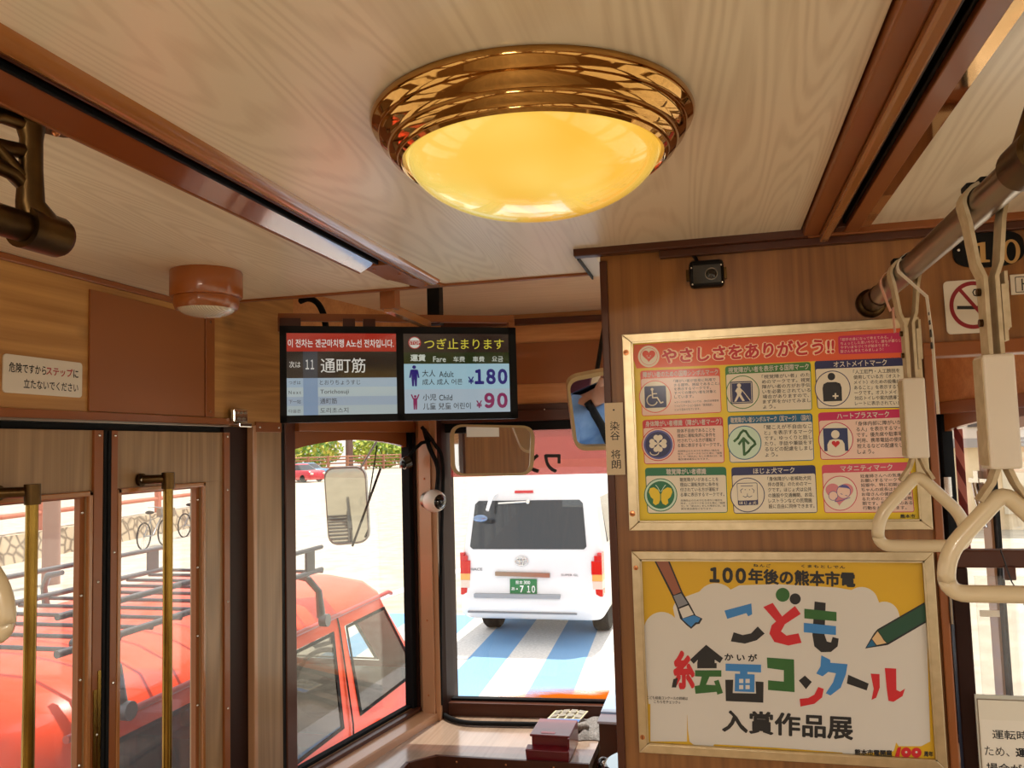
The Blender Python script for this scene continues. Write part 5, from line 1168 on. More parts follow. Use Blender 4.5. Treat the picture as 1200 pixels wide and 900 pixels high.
# ---- white van ahead
vx, vy = -2.168, 9.40
t = thing('white_van', 'white van seen from behind through the windshield, green plate', 'van', (vx, vy, GZ))
vw = mat('white_car_paint', (232, 232, 232), 0.18, coat=0.6)
lv = [(0.30, .80, .03, 4.45), (0.34, .835, -.05, 4.55), (0.44, .848, -.08, 4.6), (0.56, .850, -.07, 4.6), (0.60, .846, -.02, 4.6), (0.80, .847, 0, 4.55), (1.04, .845, .02, 4.5), (1.12, .838, .035, 4.3), (1.40, .800, .085, 3.95), (1.66, .762, .13, 3.6), (1.80, .735, .16, 3.4), (1.89, .69, .20, 3.3), (1.945, .60, .29, 3.15), (1.97, .42, .5, 2.9)]
b = MB(); ringloft(b, [plan(vx, hw, vy+a, vy+c, GZ+h, 0.13 if h < 1.85 else 0.2) for h, hw, a, c in lv], vw); b.build('body', t)
def vface(h): 
    for (h0, _, a0, _), (h1, _, a1, _) in zip(lv, lv[1:]):
        if h0 <= h <= h1: return vy+a0+(a1-a0)*(h-h0)/(h1-h0)
    return vy
def vrear(pts, d, mt, name, th=0.012, par=None):
    """panel on the rear face: points x, height"""
    q = MB(); f_ = [Vector((x, vface(h)-d, GZ+h)) for x, h in pts]; q.prism([p+Vector((0, th, 0)) for p in f_], (0, -th, 0), mt); return q.build(name, par or t, bevel=0.004)
dkg = mat('dark_van_glass', (38, 44, 48), 0.05, coat=0.4)
vrear([(-2.895, 1.13), (-2.86, 1.10), (-1.53, 1.10), (-1.50, 1.13), (-1.54, 1.62), (-1.58, 1.66), (-2.80, 1.66), (-2.845, 1.62)], 0.006, dkg, 'rear_window')
tl_r = mat('tail_light_red', (200, 16, 22), 0.15, coat=0.6, emit=(200, 16, 22), estr=0.0); tl_c = mat('tail_light_clear', (226, 206, 190), 0.2, coat=0.6)
for sgn, nm in ((-1, 'tail_light'), (1, 'tail_light')):
    x0 = vx+sgn*0.845; xi = vx+sgn*0.70
    X = lambda u: x0+(xi-x0)*u
    q = MB()
    def slab_(u0, u1, h0, h1, mt, dep=0.03):
        q.hexa([(X(u0)-0, vy-0.012, GZ+h0), (X(u1), vy-0.012, GZ+h0), (X(u1), vy+0.05, GZ+h0), (X(u0)+sgn*0.006, vy+0.16, GZ+h0), (X(u0), vy-0.006, GZ+h1), (X(u1), vy-0.006, GZ+h1), (X(u1), vy+0.05, GZ+h1), (X(u0)+sgn*0.006, vy+0.16, GZ+h1)], mt)
    slab_(0.02, 0.78, 0.575, 0.655, tl_r); slab_(0.02, 0.80, 0.655, 0.745, tl_c); slab_(0.02, 0.82, 0.745, 0.82, mat('tail_light_amber', (236, 170, 90), 0.2, coat=0.6)); slab_(0.02, 0.86, 0.82, 0.97, tl_r); slab_(0.02, 0.62, 0.97, 1.03, tl_r); slab_(0.02, 0.35, 1.03, 1.065, tl_r)
    q.build(nm, t, bevel=0.004)
vrear([(-2.36, 1.745), (-2.13, 1.745), (-2.135, 1.775), (-2.355, 1.775)], 0.012, tl_r, 'brake_light')
vrear([(-2.58, 0.80), (-1.93, 0.785), (-1.93, 0.835), (-2.58, 0.845)], 0.03, M['steel'], 'chrome_bar', 0.04)
lp = vrear([(-2.405, 0.60), (-2.085, 0.60), (-2.085, 0.765), (-2.405, 0.765)], 0.016, mat('plate_green', (24, 118, 66), 0.4), 'number_plate')
cv = Canvas(lambda u, v: Vector((-2.405+0.32*u, vface(0.765-0.165*v)-0.018, GZ+0.765-0.165*v)), (0, -1, 0), 0.001)
wk = mat('plate_white', (236, 236, 232), 0.5)
cv.tbox('熊本', 0.22, 0.10, 0.48, 0.36, wk, 1, 0.01); cv.tbox('300', 0.52, 0.11, 0.76, 0.35, wk, 1, 0.02); cv.tbox('あ', 0.06, 0.55, 0.19, 0.78, wk, 1, 0.01); cv.circ(0.27, 0.68, 0.03, wk, 1, ry=0.05, n=12); cv.tbox('7', 0.38, 0.44, 0.52, 0.92, wk, 1, 0.03); cv.tbox('１０', 0.64, 0.44, 0.94, 0.92, wk, 1, 0.03, 0.7)
cv.mb.build('plate_lettering', lp)
em = MB(); ec = Vector((-2.265, vface(0.97)-0.014, GZ+0.965))
for rx, rz, oz in ((0.075, 0.05, 0), (0.022, 0.048, 0.0), (0.055, 0.018, 0.018)): em.tube([ec+Vector((rx*math.cos(a), 0, oz+rz*math.sin(a))) for a in [2*math.pi*i/28 for i in range(28)]], 0.006, M['chrome'], 6, closed=True)
em.build('badge', t)
cv = Canvas(lambda x, z: Vector((x, vface(0.83)-0.006, GZ+z)), (0, -1, 0), 0.001); gk = mat('badge_grey', (120, 122, 124), 0.4)
cv.tbox('HIACE', -2.90, 0.885, -2.74, 0.855, gk, 1, 0.02); cv.mb.build('badge_lettering', t)
cv = Canvas(lambda x, z: Vector((x, vface(0.83)-0.006, GZ+z)), (0, -1, 0), 0.001); cv.tbox('SUPER GL', -1.80, 0.825, -1.60, 0.80, gk, 1, 0.01); cv.mb.build('badge_lettering', t)
bm = MB(); bm.box(vx-0.74, vx+0.55, vy-0.085, vy+0.02, GZ+0.38, GZ+0.40, mat('bumper_grey', (120, 124, 128), 0.5)); bm.box(vx-0.66, vx+0.36, vy-0.090, vy+0.0, GZ+0.555, GZ+0.60, mat('bumper_step', (150, 154, 158), 0.5)); bm.build('bumper_step', t, bevel=0.004)
wp = MB(); wp.tube([(-2.20, vface(1.64)-0.03, GZ+1.645), (-2.55, vface(1.63)-0.03, GZ+1.63)], 0.012, M['chrome'], 8); wp.ball((-2.19, vface(1.64)-0.03, GZ+1.64), 0.028, M['chrome'], 12); wp.build('wiper', t)
mm = MB(); mm.tube([(-2.60, vface(1.72), GZ+1.74), (-2.61, vface(1.7)-0.12, GZ+1.72), (-2.64, vface(1.6)-0.2, GZ+1.56)], [0.03, 0.026, 0.02], vw, 10); mm.ball((-2.72, vface(1.5)-0.2, GZ+1.47), 0.1, mat('mirror_glass_blue', (120, 140, 170), 0.05, metal=0.7), 16, (0.9, 0.25, 0.42)); mm.build('rear_under_mirror', t)
for s in (-1, 1):
    sw = MB(); q_ = [(0.55, 1.13), (1.75, 1.13), (1.70, 1.66), (0.62, 1.66)]
    hwz = lambda h: 0.842 if h < 1.2 else 0.757
    f_ = [Vector((vx+s*(hwz(h)+0.006), vy+y, GZ+h)) for y, h in q_]; sw.prism([p-Vector((s*0.03, 0, 0)) for p in f_], (s*0.03, 0, 0), dkg); sw.build('side_window', t)
    wheel(t, vx+s*0.70-0.09, vy+0.95, 0.32, 0.18); wheel(t, vx+s*0.70-0.09, vy+3.6, 0.32, 0.18)

# ---- red wagon with roof rack, alongside the tram
cx = -2.485
t = thing('red_wagon', 'orange-red wagon with black roof rack parked beside the left doors', 'car', (cx, 3.4, GZ))
rp = mat('orange_red_paint', (236, 70, 14), 0.35, coat=0.15, spec=0.3)
H = [0.24, 0.50, 0.78, 1.005, 1.452, 1.520, 1.585, 1.635, 1.665, 1.68]
HW = [0.70, 0.74, 0.745, 0.738, 0.700, 0.685, 0.62, 0.48, 0.28, 0.05]
belt = [1.905, 2.02, 2.72, 2.80, 3.62, 3.80, 4.58, 4.74]; topc = [1.955, 2.06, 2.72, 2.79, 3.60, 3.72, 4.20, 4.30]
def side_cols(i):
    if i <= 2:
        y = list(belt); y[0] = 1.88; y[7] = (5.20, 5.26, 5.22)[i]; y[6] = 4.75; return y
    if i == 3: return belt
    if i == 4: return topc
    k = i-5; y = list(topc); y[0] = (1.965, 2.0, 2.08, 2.25, 2.5)[k]; y[7] = (4.27, 4.22, 4.10, 3.9, 3.6)[k]
    lo, hi = y[0], y[7]; return [lo+(hi-lo)*(c-topc[0])/(topc[7]-topc[0]) for c in topc]
rings = []
for i, h in enumerate(H):
    ys = side_cols(i); hw = HW[i]; right = [(cx+hw-(0.03 if k == 0 else (0.05 if k == 7 else 0)), y, GZ+h) for k, y in enumerate(ys)]
    fy = ys[7]+0.07*min(1, hw/0.6); by = ys[0]-0.06*min(1, hw/0.6)
    front = [(cx+hw*0.55, fy, GZ+h), (cx-hw*0.55, fy, GZ+h)]; left = [(2*cx-p[0], p[1], p[2]) for p in right[::-1]]; back = [(cx-hw*0.72, by, GZ+h), (cx+hw*0.72, by, GZ+h)]
    rings.append(right+front+left+back)
# loop order: right 0-7, front 8-9, left 10-17, back 18-19
WIN = {1: 'rear_quarter_window', 3: 'rear_door_window', 5: 'front_door_window', 8: 'windscreen', 11: 'front_door_window', 13: 'rear_door_window', 15: 'rear_quarter_window', 18: 'rear_window'}
b = MB(); ringloft(b, rings, rp, skip=lambda i, k: i == 3 and k in WIN); b.build('body', t)
for k, nm in WIN.items():
    q = [Vector(rings[3][k]), Vector(rings[3][(k+1) % 20]), Vector(rings[4][(k+1) % 20]), Vector(rings[4][k])]; c = sum(q, Vector())/4
    fr = MB(); n_ = ((q[1]-q[0]).cross(q[3]-q[0])).normalized(); qi = [c+(p-c)*0.93 for p in q]
    fr.add([p+n_*0.004 for p in q]+[p+n_*0.004 for p in qi], [(i, (i+1) % 4, 4+(i+1) % 4, 4+i) for i in range(4)], M['rubber'])
    o = fr.build('window_seal', t)
    dark = 'rear' in nm
    gm = MB(); gm.add([p+n_*0.001 for p in q], [(0, 1, 2, 3)], M['tint'] if dark else M['tintl']); gm.build(nm, t)
for s in (-1, 1):
    dr = MB(); dr.tube([(cx+s*0.695, 1.97, GZ+1.515), (cx+s*0.695, 4.28, GZ+1.515), (cx+s*0.69, 4.33, GZ+1.50)], 0.012, mat('drip_rail_red', (170, 44, 28), 0.3), 8); dr.build('drip_rail', t)
for y0, y1 in ((3.70, 3.66), (2.76, 2.755)):
    sm = MB(); sm.tube([(cx+0.748, y0+0.02, GZ+0.45), (cx+0.748, y0, GZ+1.0), (cx+0.704, y1, GZ+1.45), (cx+0.69, y1, GZ+1.51)], 0.004, M['black'], 6); sm.build('door_gap', t)
for y in (3.86, 2.95): hd = MB(); hd.box(cx+0.742, cx+0.760, y, y+0.20, GZ+0.855, GZ+0.915, rp); hd.build('door_handle', t, bevel=0.008)
mi_ = MB(); mi_.ball((cx+0.80, 4.74, GZ+1.22), 0.10, M['black'], 16, (0.5, 0.35, 0.7)); mi_.build('door_mirror', t)
st = MB(); st.tube([(cx+0.34+0.17*math.cos(a), 4.20+0.06*math.sin(a), GZ+1.04+0.16*math.sin(a)) for a in [2*math.pi*i/28 for i in range(28)]], 0.014, M['rubber'], 8, closed=True); st.tube([(cx+0.34, 4.20, GZ+1.04), (cx+0.34, 4.5, GZ+0.92)], 0.03, M['rubber'], 8); st.tube([(cx+0.18, 4.2, GZ+1.04), (cx+0.5, 4.2, GZ+1.04)], 0.012, M['rubber'], 8); st.build('steering_wheel', t)
sc_ = mat('seat_cloth', (70, 66, 62), 0.9)
for xx in (-0.34, 0.34):
    for yy in (3.55, 2.70):
        s_ = MB(); s_.hexa([(cx+xx-.24, yy, GZ+.55), (cx+xx+.24, yy, GZ+.55), (cx+xx+.24, yy+.5, GZ+.55), (cx+xx-.24, yy+.5, GZ+.55), (cx+xx-.24, yy, GZ+.72), (cx+xx+.24, yy, GZ+.72), (cx+xx+.24, yy+.5, GZ+.76), (cx+xx-.24, yy+.5, GZ+.76)], sc_)
        s_.hexa([(cx+xx-.23, yy-.05, GZ+.70), (cx+xx+.23, yy-.05, GZ+.70), (cx+xx+.23, yy+.10, GZ+.70), (cx+xx-.23, yy+.10, GZ+.70), (cx+xx-.20, yy-.20, GZ+1.18), (cx+xx+.20, yy-.20, GZ+1.18), (cx+xx+.20, yy-.10, GZ+1.18), (cx+xx-.20, yy-.10, GZ+1.18)], sc_)
        s_.box(cx+xx-.12, cx+xx+.12, yy-.21, yy-.12, GZ+1.20, GZ+1.36, sc_); s_.build('seat', t, bevel=0.03)
d_ = MB(); d_.hexa([(cx-.68, 4.35, GZ+.7), (cx+.68, 4.35, GZ+.7), (cx+.68, 4.72, GZ+.7), (cx-.68, 4.72, GZ+.7), (cx-.68, 4.40, GZ+.96), (cx+.68, 4.40, GZ+.96), (cx+.68, 4.72, GZ+1.0), (cx-.68, 4.72, GZ+1.0)], mat('dashboard_grey', (60, 58, 56), 0.7)); d_.build('dashboard', t, bevel=0.02)
pm = MB(); pm.box(cx+0.28, cx+0.44, 4.10, 4.13, GZ+1.36, GZ+1.44, M['black']); pm.tube([(cx+0.30, 4.05, GZ+1.33), (cx+0.34, 4.12, GZ+1.25), (cx+0.42, 4.14, GZ+1.27), (cx+0.44, 4.10, GZ+1.36), (cx+0.36, 4.06, GZ+1.40)], 0.014, M['rubber'], 8, closed=True); pm.build('interior_mirror', t)
for s in (-1, 1):
    for y in (2.45, 4.55): wheel(t, cx+s*0.66-0.08, y, 0.29, 0.17)
for s in (-1, 1): MB().ball((cx+s*0.52, 5.22, GZ+0.72), 0.11, M['lens'], 16, (1, 0.5, 0.8)).build('headlight', t)
for s in (-1, 1): MB().box(cx+s*0.70-0.04, cx+s*0.70+0.04, 1.84, 1.90, GZ+0.55, GZ+0.95, tl_r).build('tail_light', t, bevel=0.01)
an = MB(); an.ball((cx+0.2, 3.95, GZ+1.655), 0.06, M['black'], 12, (0.6, 1.3, 0.5)); an.tube([(cx+0.2, 3.92, GZ+1.67), (cx+0.22, 3.55, GZ+1.80)], 0.008, M['rubber'], 6); an.build('antenna', t)
rack = MB(); bk_ = mat('rack_grey', (62, 64, 70), 0.5); zl, zu = GZ+1.765, GZ+1.865; xa, xb = -1.76, -2.56
for x in (xa, xb): rack.tube([(x, 1.90, zl), (x, 3.44, zl)], 0.011, bk_, 10)
rack = rack.build('roof_rack', t)
for x in (xa, xb):
    MB().tube([(x, 1.90, zu), (x, 3.44, zu)], 0.010, bk_, 10).build('side_rail', rack)
    for y in (2.04, 3.33): MB().box(x-0.006, x+0.006, y-0.035, y+0.035, zl, zu, bk_).build('rail_post', rack)
for y in [2.0+0.145*i for i in range(11)]: MB().tube([(xa, y, zl-0.012), (xb, y, zl-0.012)], 0.0075, bk_, 8).build('cross_bar', rack)
for y in (2.09, 3.36):
    for s in (-1, 1):
        MB().tube([(cx+s*0.60, y, zl-0.015), (cx+s*0.69, y+0.01, zl-0.03), (cx+s*0.735, y+0.03, zl-0.09), (cx+s*0.735, y+0.05, GZ+1.56)], [0.012, 0.017, 0.016, 0.020], M['steel'] if False else mat('rack_foot_grey', (92, 94, 96), 0.35, metal=0.5), 8).build('rack_foot', rack)
        MB().cyl((cx+s*0.735, y+0.05, GZ+1.545), 0.028, 0.035, mat('rack_foot_grey', (92, 94, 96), 0.35), (s, 0, 0), 16).build('clamp_knob', rack)

# ---- wing mirror of the tram outside the left window, thin wiper arm beside it
q = [(379, 548), (428, 546), (433, 636), (385, 640)]
Mc = Vector(at_y(406, 593, 3.75)); n = ((CAM-Mc).normalized()+(Vector((-1.75, -1.0, 0.9))-Mc).normalized()).normalized()
P = [at_p(x, y, Mc, n) for x, y in q]; c = sum(P, Vector())/4
t = thing('wing_mirror', 'tall grey-framed outside mirror beyond the left cab window', 'mirror', c)
def rnd_loop(P, r):
    out = []
    for i in range(4):
        p = P[i]; a = (P[i-1]-p).normalized(); b = (P[(i+1) % 4]-p).normalized()
        for k in range(8): u = k/7; out.append(p+a*r*(1-u)**2+b*r*u*u)
    return out
O_ = rnd_loop(P, 0.06); I_ = rnd_loop([p+(c-p)*0.05 for p in P], 0.055); gy_ = mat('mirror_rim_grey', (120, 122, 116), 0.4)
f = MB(); f.prism([p-n*0.04 for p in O_], n*0.038, gy_); nn = len(O_); f.add([p+n*0.002 for p in O_]+[p+n*0.002 for p in I_], [(i, (i+1) % nn, nn+(i+1) % nn, nn+i) for i in range(nn)], gy_); f.build('mirror_housing', t)
g = MB(); g.add([p for p in I_], [list(range(nn))], mat('mirror_glass_grey', (176, 174, 164), 0.03, metal=1.0)); g.build('mirror_glass', t)
MB().tube([c-n*0.04, c-n*0.12+Vector((0, 0, 0.1)), Vector((-1.35, 3.42, 1.95))], 0.005, gy_, 8).build('mirror_arm', t)
o = MB().tube([at_y(413, 640, 3.62), at_y(446, 549, 3.55)], 0.0055, M['rubber'], 8).tube([at_y(431, 592, 3.58), at_y(442, 522, 3.55)], 0.003, M['rubber'], 6)
o = o.build('wiper_arm'); tag(o, 'thin dark wiper arm standing up outside the left cab window', 'wiper')

# ---- pink film with mirrored characters along the top of the windshield; rust stain at its foot
def film_mat(name, col, a):
    m = bpy.data.materials.new(name); m.use_nodes = True; nt = m.node_tree; nt.nodes.clear(); N = nt.nodes.new; L = nt.links.new
    o = N('ShaderNodeOutputMaterial'); tr = N('ShaderNodeBsdfTransparent'); tl = N('ShaderNodeBsdfTranslucent'); tl.inputs[0].default_value = rgb(col); mx = N('ShaderNodeMixShader'); mx.inputs[0].default_value = a
    tr.inputs[0].default_value = (0.72, 0.48, 0.45, 1)
    L(tr.outputs[0], mx.inputs[1]); L(tl.outputs[0], mx.inputs[2]); L(mx.outputs[0], o.inputs[0]); return m
t = thing('windshield_film', 'translucent pink film with reversed black characters across the top of the windshield', 'window film', ws(0.45, 1.7, -0.018))
g = MB(); g.hexa([ws(0.02, 1.600, -0.0188), ws(HALF-0.02, 1.600, -0.0188), ws(HALF-0.02, 1.600, -0.0180), ws(0.02, 1.600, -0.0180), ws(0.02, 1.80, -0.0188), ws(HALF-0.02, 1.80, -0.0188), ws(HALF-0.02, 1.80, -0.0180), ws(0.02, 1.80, -0.0180)], film_mat('pink_film', (170, 92, 88), 0.4)); g.build('film_sheet', t)
cv = Canvas(lambda x, y: at_p(x, y, ws(0, 0, -0.0175), WSn), WSn, 0.0003); hk = M['text']
cv.tbox('ワ', 637.5, 532, 657, 554, hk, 1, 0.035, flip=True); cv.tbox('ン', 612, 532, 632, 554, hk, 1, 0.035, flip=True); cv.tbox('マ', 586, 531, 606, 553, hk, 1, 0.035, flip=True); cv.tbox('ン', 560, 530, 580, 552, hk, 1, 0.035, flip=True)
cv.mb.build('film_lettering', t)
m = bpy.data.materials.new('rust_stain'); m.use_nodes = True; nt = m.node_tree; nt.nodes.clear(); N = nt.nodes.new; L = nt.links.new
o_ = N('ShaderNodeOutputMaterial'); tr = N('ShaderNodeBsdfTransparent'); tl = N('ShaderNodeBsdfTranslucent'); tl.inputs[0].default_value = rgb(206, 104, 24); mx = N('ShaderNodeMixShader')
tc = N('ShaderNodeTexCoord'); mp_ = N('ShaderNodeMapping'); mp_.inputs['Scale'].default_value = (5, 5, 60); L(tc.outputs['Object'], mp_.inputs[0]); nz = N('ShaderNodeTexNoise'); nz.inputs['Scale'].default_value = 1; nz.inputs['Detail'].default_value = 6; L(mp_.outputs[0], nz.inputs['Vector'])
sep = N('ShaderNodeSeparateXYZ'); L(tc.outputs['Object'], sep.inputs[0]); mr = N('ShaderNodeMapRange'); mr.inputs[1].default_value = 0.735; mr.inputs[2].default_value = 0.688; L(sep.outputs['Z'], mr.inputs[0])
mrx = N('ShaderNodeMapRange'); mrx.inputs[1].default_value = -0.95; mrx.inputs[2].default_value = -0.5; mrx.inputs[3].default_value = 0.15; L(sep.outputs['X'], mrx.inputs[0])
mu_ = N('ShaderNodeMath'); mu_.operation = 'MULTIPLY'; L(mr.outputs[0], mu_.inputs[0]); L(nz.outputs['Fac'], mu_.inputs[1]); m2 = N('ShaderNodeMath'); m2.operation = 'MULTIPLY'; L(mu_.outputs[0], m2.inputs[0]); L(mrx.outputs[0], m2.inputs[1])
m3 = N('ShaderNodeMath'); m3.operation = 'MULTIPLY'; m3.inputs[1].default_value = 3.2; m3.use_clamp = True; L(m2.outputs[0], m3.inputs[0]); L(m3.outputs[0], mx.inputs[0]); L(tr.outputs[0], mx.inputs[1]); L(tl.outputs[0], mx.inputs[2]); L(mx.outputs[0], o_.inputs[0])
g = MB(); g.add([ws(0.2, 0.684, -0.017), ws(HALF-0.01, 0.684, -0.017), ws(HALF-0.01, 0.745, -0.017), ws(0.2, 0.745, -0.017)], [(0, 1, 2, 3)], m)
o = g.build('rust_stain'); tag(o, 'orange rust stain smeared along the bottom of the windshield glass', 'stain')

# ---- right cab window: sliding sash with latch, striped sticker
t = thing('sliding_window', 'dark arched sliding sash frame with a latch in the right cab window', 'window', mirr(lw(0.55, 1.4)))
sp = lambda tt, z, d=0.0: mirr(lw(tt, z, d))
f = MB(); tj = 0.48
def bar(t0, t1, z0, z1, d0, d1, mt, mb): mb.hexa([sp(t0, z0, d0), sp(t1, z0, d0), sp(t1, z0, d1), sp(t0, z0, d1), sp(t0, z1, d0), sp(t1, z1, d0), sp(t1, z1, d1), sp(t0, z1, d1)], mt)
bar(tj-0.05, tj, 0.68, 1.70, -0.012, 0.006, M['tan'], f); bar(tj-0.075, tj-0.05, 0.68, 1.69, -0.012, -0.002, M['black'], f)
pts = [(tj-0.48*i/10, 1.70+0.050*math.sin(math.pi*0.5*i/10)) for i in range(11)]
for (a0, b0), (a1, b1) in zip(pts, pts[1:]): f.hexa([sp(a0, b0-0.002, -0.012), sp(a1, b1-0.002, -0.012), sp(a1, b1-0.002, 0.006), sp(a0, b0-0.002, 0.006), sp(a0, b0+0.03, -0.012), sp(a1, b1+0.03, -0.012), sp(a1, b1+0.03, 0.006), sp(a0, b0+0.03, 0.006)], M['tan'])
f.build('sash_frame', t)
f = MB(); bar(tj-0.06, tj+0.05, 1.56, 1.575, 0.006, 0.02, M['chrome'], f); bar(tj-0.02, tj+0.01, 1.52, 1.60, 0.006, 0.022, M['chrome'], f); f.tube([sp(tj-0.01, 1.56, 0.03), sp(tj-0.03, 1.50, 0.032), sp(tj-0.06, 1.42, 0.03)], 0.009, M['chrome'], 8); f.build('latch', t)
MB().box(*sorted((sp(tj+0.26, 0).x-0.012, sp(tj+0.26, 0).x+0.012)), sp(tj+0.26, 0).y-0.03, sp(tj+0.26, 0).y, 1.50, 1.57, M['chrome']).build('latch_keeper', t)
cv = Canvas(lambda u, v: sp(0.625+0.065*u, 1.30+0.44*v, -0.018), sp(0, 0, 1)-sp(0, 0, 0), 0.0003); sk = mat('sticker_pink', (226, 150, 140), 0.5)
cv.rect(0, 0, 1, 1, sk, 0)
for i in range(4): cv.poly([(0, 0.02+i*0.26), (1, 0.16+i*0.26), (1, 0.28+i*0.26), (0, 0.14+i*0.26)], mat('sticker_dark_red', (130, 44, 48), 0.5), 1)
o = cv.mb.build('window_sticker'); tag(o, 'pink sticker with dark red slanting stripes on the right cab window', 'sticker')

# ---- beyond the left doors: stone wall, railing, utility pole, bicycles
t = thing('stone_wall', 'low rubble stone wall across the street left of the doors', 'wall', (-15.0, 18, GZ))
st_ = noisy('rubble_stone', (120, 104, 84), (196, 176, 146), 3.2, 0.9, bump=0.8, voro=True)
w_ = MB(); w_.hexa([(-14.6, 9, GZ), (-15.3, 9, GZ), (-17.6, 27, GZ), (-17.0, 27, GZ), (-14.7, 9, GZ+0.62), (-15.2, 9, GZ+0.62), (-17.5, 27, GZ+0.62), (-17.1, 27, GZ+0.62)], st_); w_.build('wall_body', t)
t = thing('railing', 'orange-brown rail fence on top of the rubble stone wall', 'railing', (-15.0, 18, GZ+0.6))
rl = mat('rail_orange_brown', (196, 106, 76), 0.6)
for h in (0.42, 0.80, 1.12): r_ = MB(); r_.tube([(-14.95, 9, GZ+0.62+h), (-17.3, 27, GZ+0.62+h)], 0.06, rl, 8); r_.build('rail', t)
for i in range(8): u = i/7; r_ = MB(); r_.box(-14.95-2.35*u-0.07, -14.95-2.35*u+0.07, 9+18*u-0.07, 9+18*u+0.07, GZ+0.6, GZ+1.85, rl); r_.build('post', t)
for (x, y, h, lab_, c_) in ((-12.1, 12.9, 5.0, 'brown utility pole seen through the left door pane', (150, 112, 96)), (-47, 100, 8.0, 'dark utility pole rising behind the far fence', (112, 92, 84))):
    o = MB().tube([(x, y, GZ), (x, y, GZ+h)], [0.16, 0.13] if y < 50 else [0.5, 0.45], mat('pole_%d' % y, c_, 0.8), 12).build('utility_pole'); tag(o, lab_, 'pole')
def bicycle(x, y, rot, label):
    t = thing('bicycle', label, 'bicycle', (x, y, GZ), 'bicycles by the stone wall'); d = Vector((math.cos(rot), math.sin(rot), 0)); o = Vector((x, y, GZ)); k = mat('bicycle_frame', (150, 150, 150), 0.4, metal=0.5); tyre = M['rubber']
    pt = lambda a, h: o+d*a+Vector((0, 0, h))
    for a in (-0.52, 0.52):
        w_ = MB(); w_.tube([pt(a+0.33*math.cos(q_), 0.33+0.33*math.sin(q_)) for q_ in [2*math.pi*i/28 for i in range(28)]], 0.02, tyre, 6, closed=True)
        for i in range(6): q_ = math.pi*i/6; w_.tube([pt(a+0.32*math.cos(q_), 0.33+0.32*math.sin(q_)), pt(a-0.32*math.cos(q_), 0.33-0.32*math.sin(q_))], 0.004, k, 4)
        w_.build('wheel', t)
    f_ = MB(); f_.tube([pt(-0.52, 0.33), pt(-0.08, 0.30), pt(0.38, 0.78), pt(-0.2, 0.70), pt(-0.08, 0.30)], 0.018, k, 6); f_.tube([pt(-0.52, 0.33), pt(-0.2, 0.70), pt(-0.24, 0.88)], 0.014, k, 6); f_.tube([pt(0.52, 0.33), pt(0.36, 0.98)], 0.016, k, 6); f_.build('frame', t)
    h_ = MB(); s = Vector((-d.y, d.x, 0)); h_.tube([pt(0.2, 1.0)+s*0.27, pt(0.34, 1.0)+s*0.2, pt(0.36, 0.98), pt(0.34, 1.0)-s*0.2, pt(0.2, 1.0)-s*0.27], 0.014, k, 6); h_.build('handlebar', t)
    MB().ball(pt(-0.24, 0.90), 0.12, M['black'], 12, (1, 0.7, 0.4)).build('saddle', t)
    b_ = MB(); b_.box(x+d.x*0.6-0.17, x+d.x*0.6+0.17, y+d.y*0.6-0.15, y+d.y*0.6+0.15, GZ+0.72, GZ+0.95, M['steel']); b_.build('basket', t)
bicycle(-14.1, 18.4, R(100), 'bicycle standing nearest the left door pane by the stone wall'); bicycle(-14.9, 21.2, R(95), 'bicycle standing farther along behind the first one by the stone wall')

# ---- far parked cars, fence, bushes (through the left cab window)
def sedan(name, x, y, rot, col, label):
    t = thing(name, label, 'car', (x, y, GZ)); pm_ = mat('car_'+name, col, 0.25, coat=0.6); cr_, sr_ = math.cos(rot), math.sin(rot)
    W_ = lambda a, b_, h: (x+a*cr_-b_*sr_, y+a*sr_+b_*cr_, GZ+h)
    lv_ = [(0.2, 0.82, -2.1, 2.1), (0.35, 0.86, -2.2, 2.2), (0.65, 0.87, -2.2, 2.15), (0.9, 0.84, -2.1, 1.95), (0.95, 0.80, -1.75, 1.05), (1.38, 0.62, -1.15, 0.35), (1.45, 0.55, -1.0, 0.2)]
    rg_ = [[W_(p[1], p[0], h) for p in plan(0, hw, a, b_, 0, 0.22)] for h, hw, a, b_ in lv_]
    b_ = MB(); ringloft(b_, rg_, pm_, mats=lambda i, k: dkg if i == 4 else pm_); b_.build('body', t)
    for a in (-1.35, 1.3):
        for s in (-0.75, 0.75): w_ = MB(); c_ = W_(a, s, 0.31); w_.ball(c_, 0.31, M['rubber'], 14, (1, 1, 1)); w_.build('wheel', t)
    for s in (-0.6, 0.6): MB().ball(W_(2.12, s, 0.66), 0.16, M['white'], 10, (1, 1, 0.6)).build('headlight', t)
    return t
sedan('red_car', -32.4, 60.0, R(-25), (206, 34, 52), 'red parked car in the far lot, nearest in the left cab window')
sedan('blue_car', -35.2, 66.5, R(-25), (74, 122, 156), 'blue-grey parked car behind the red one in the far lot')
t = thing('far_fence', 'brown slatted fence at the back of the far lot', 'fence', (-42, 92, GZ))
fm = mat('fence_brown', (168, 118, 92), 0.8)
F0, F1 = Vector((-62, 62, GZ)), Vector((-36, 108, GZ))
for h in (0.5, 0.95, 1.4, 1.75): MB().tube([F0+Vector((0, 0, h)), F1+Vector((0, 0, h))], 0.10, fm, 6).build('rail', t)
for i in range(20): p = F0.lerp(F1, i/19); MB().box(p.x-0.12, p.x+0.12, p.y-0.12, p.y+0.12, GZ, GZ+1.9, fm).build('post', t)
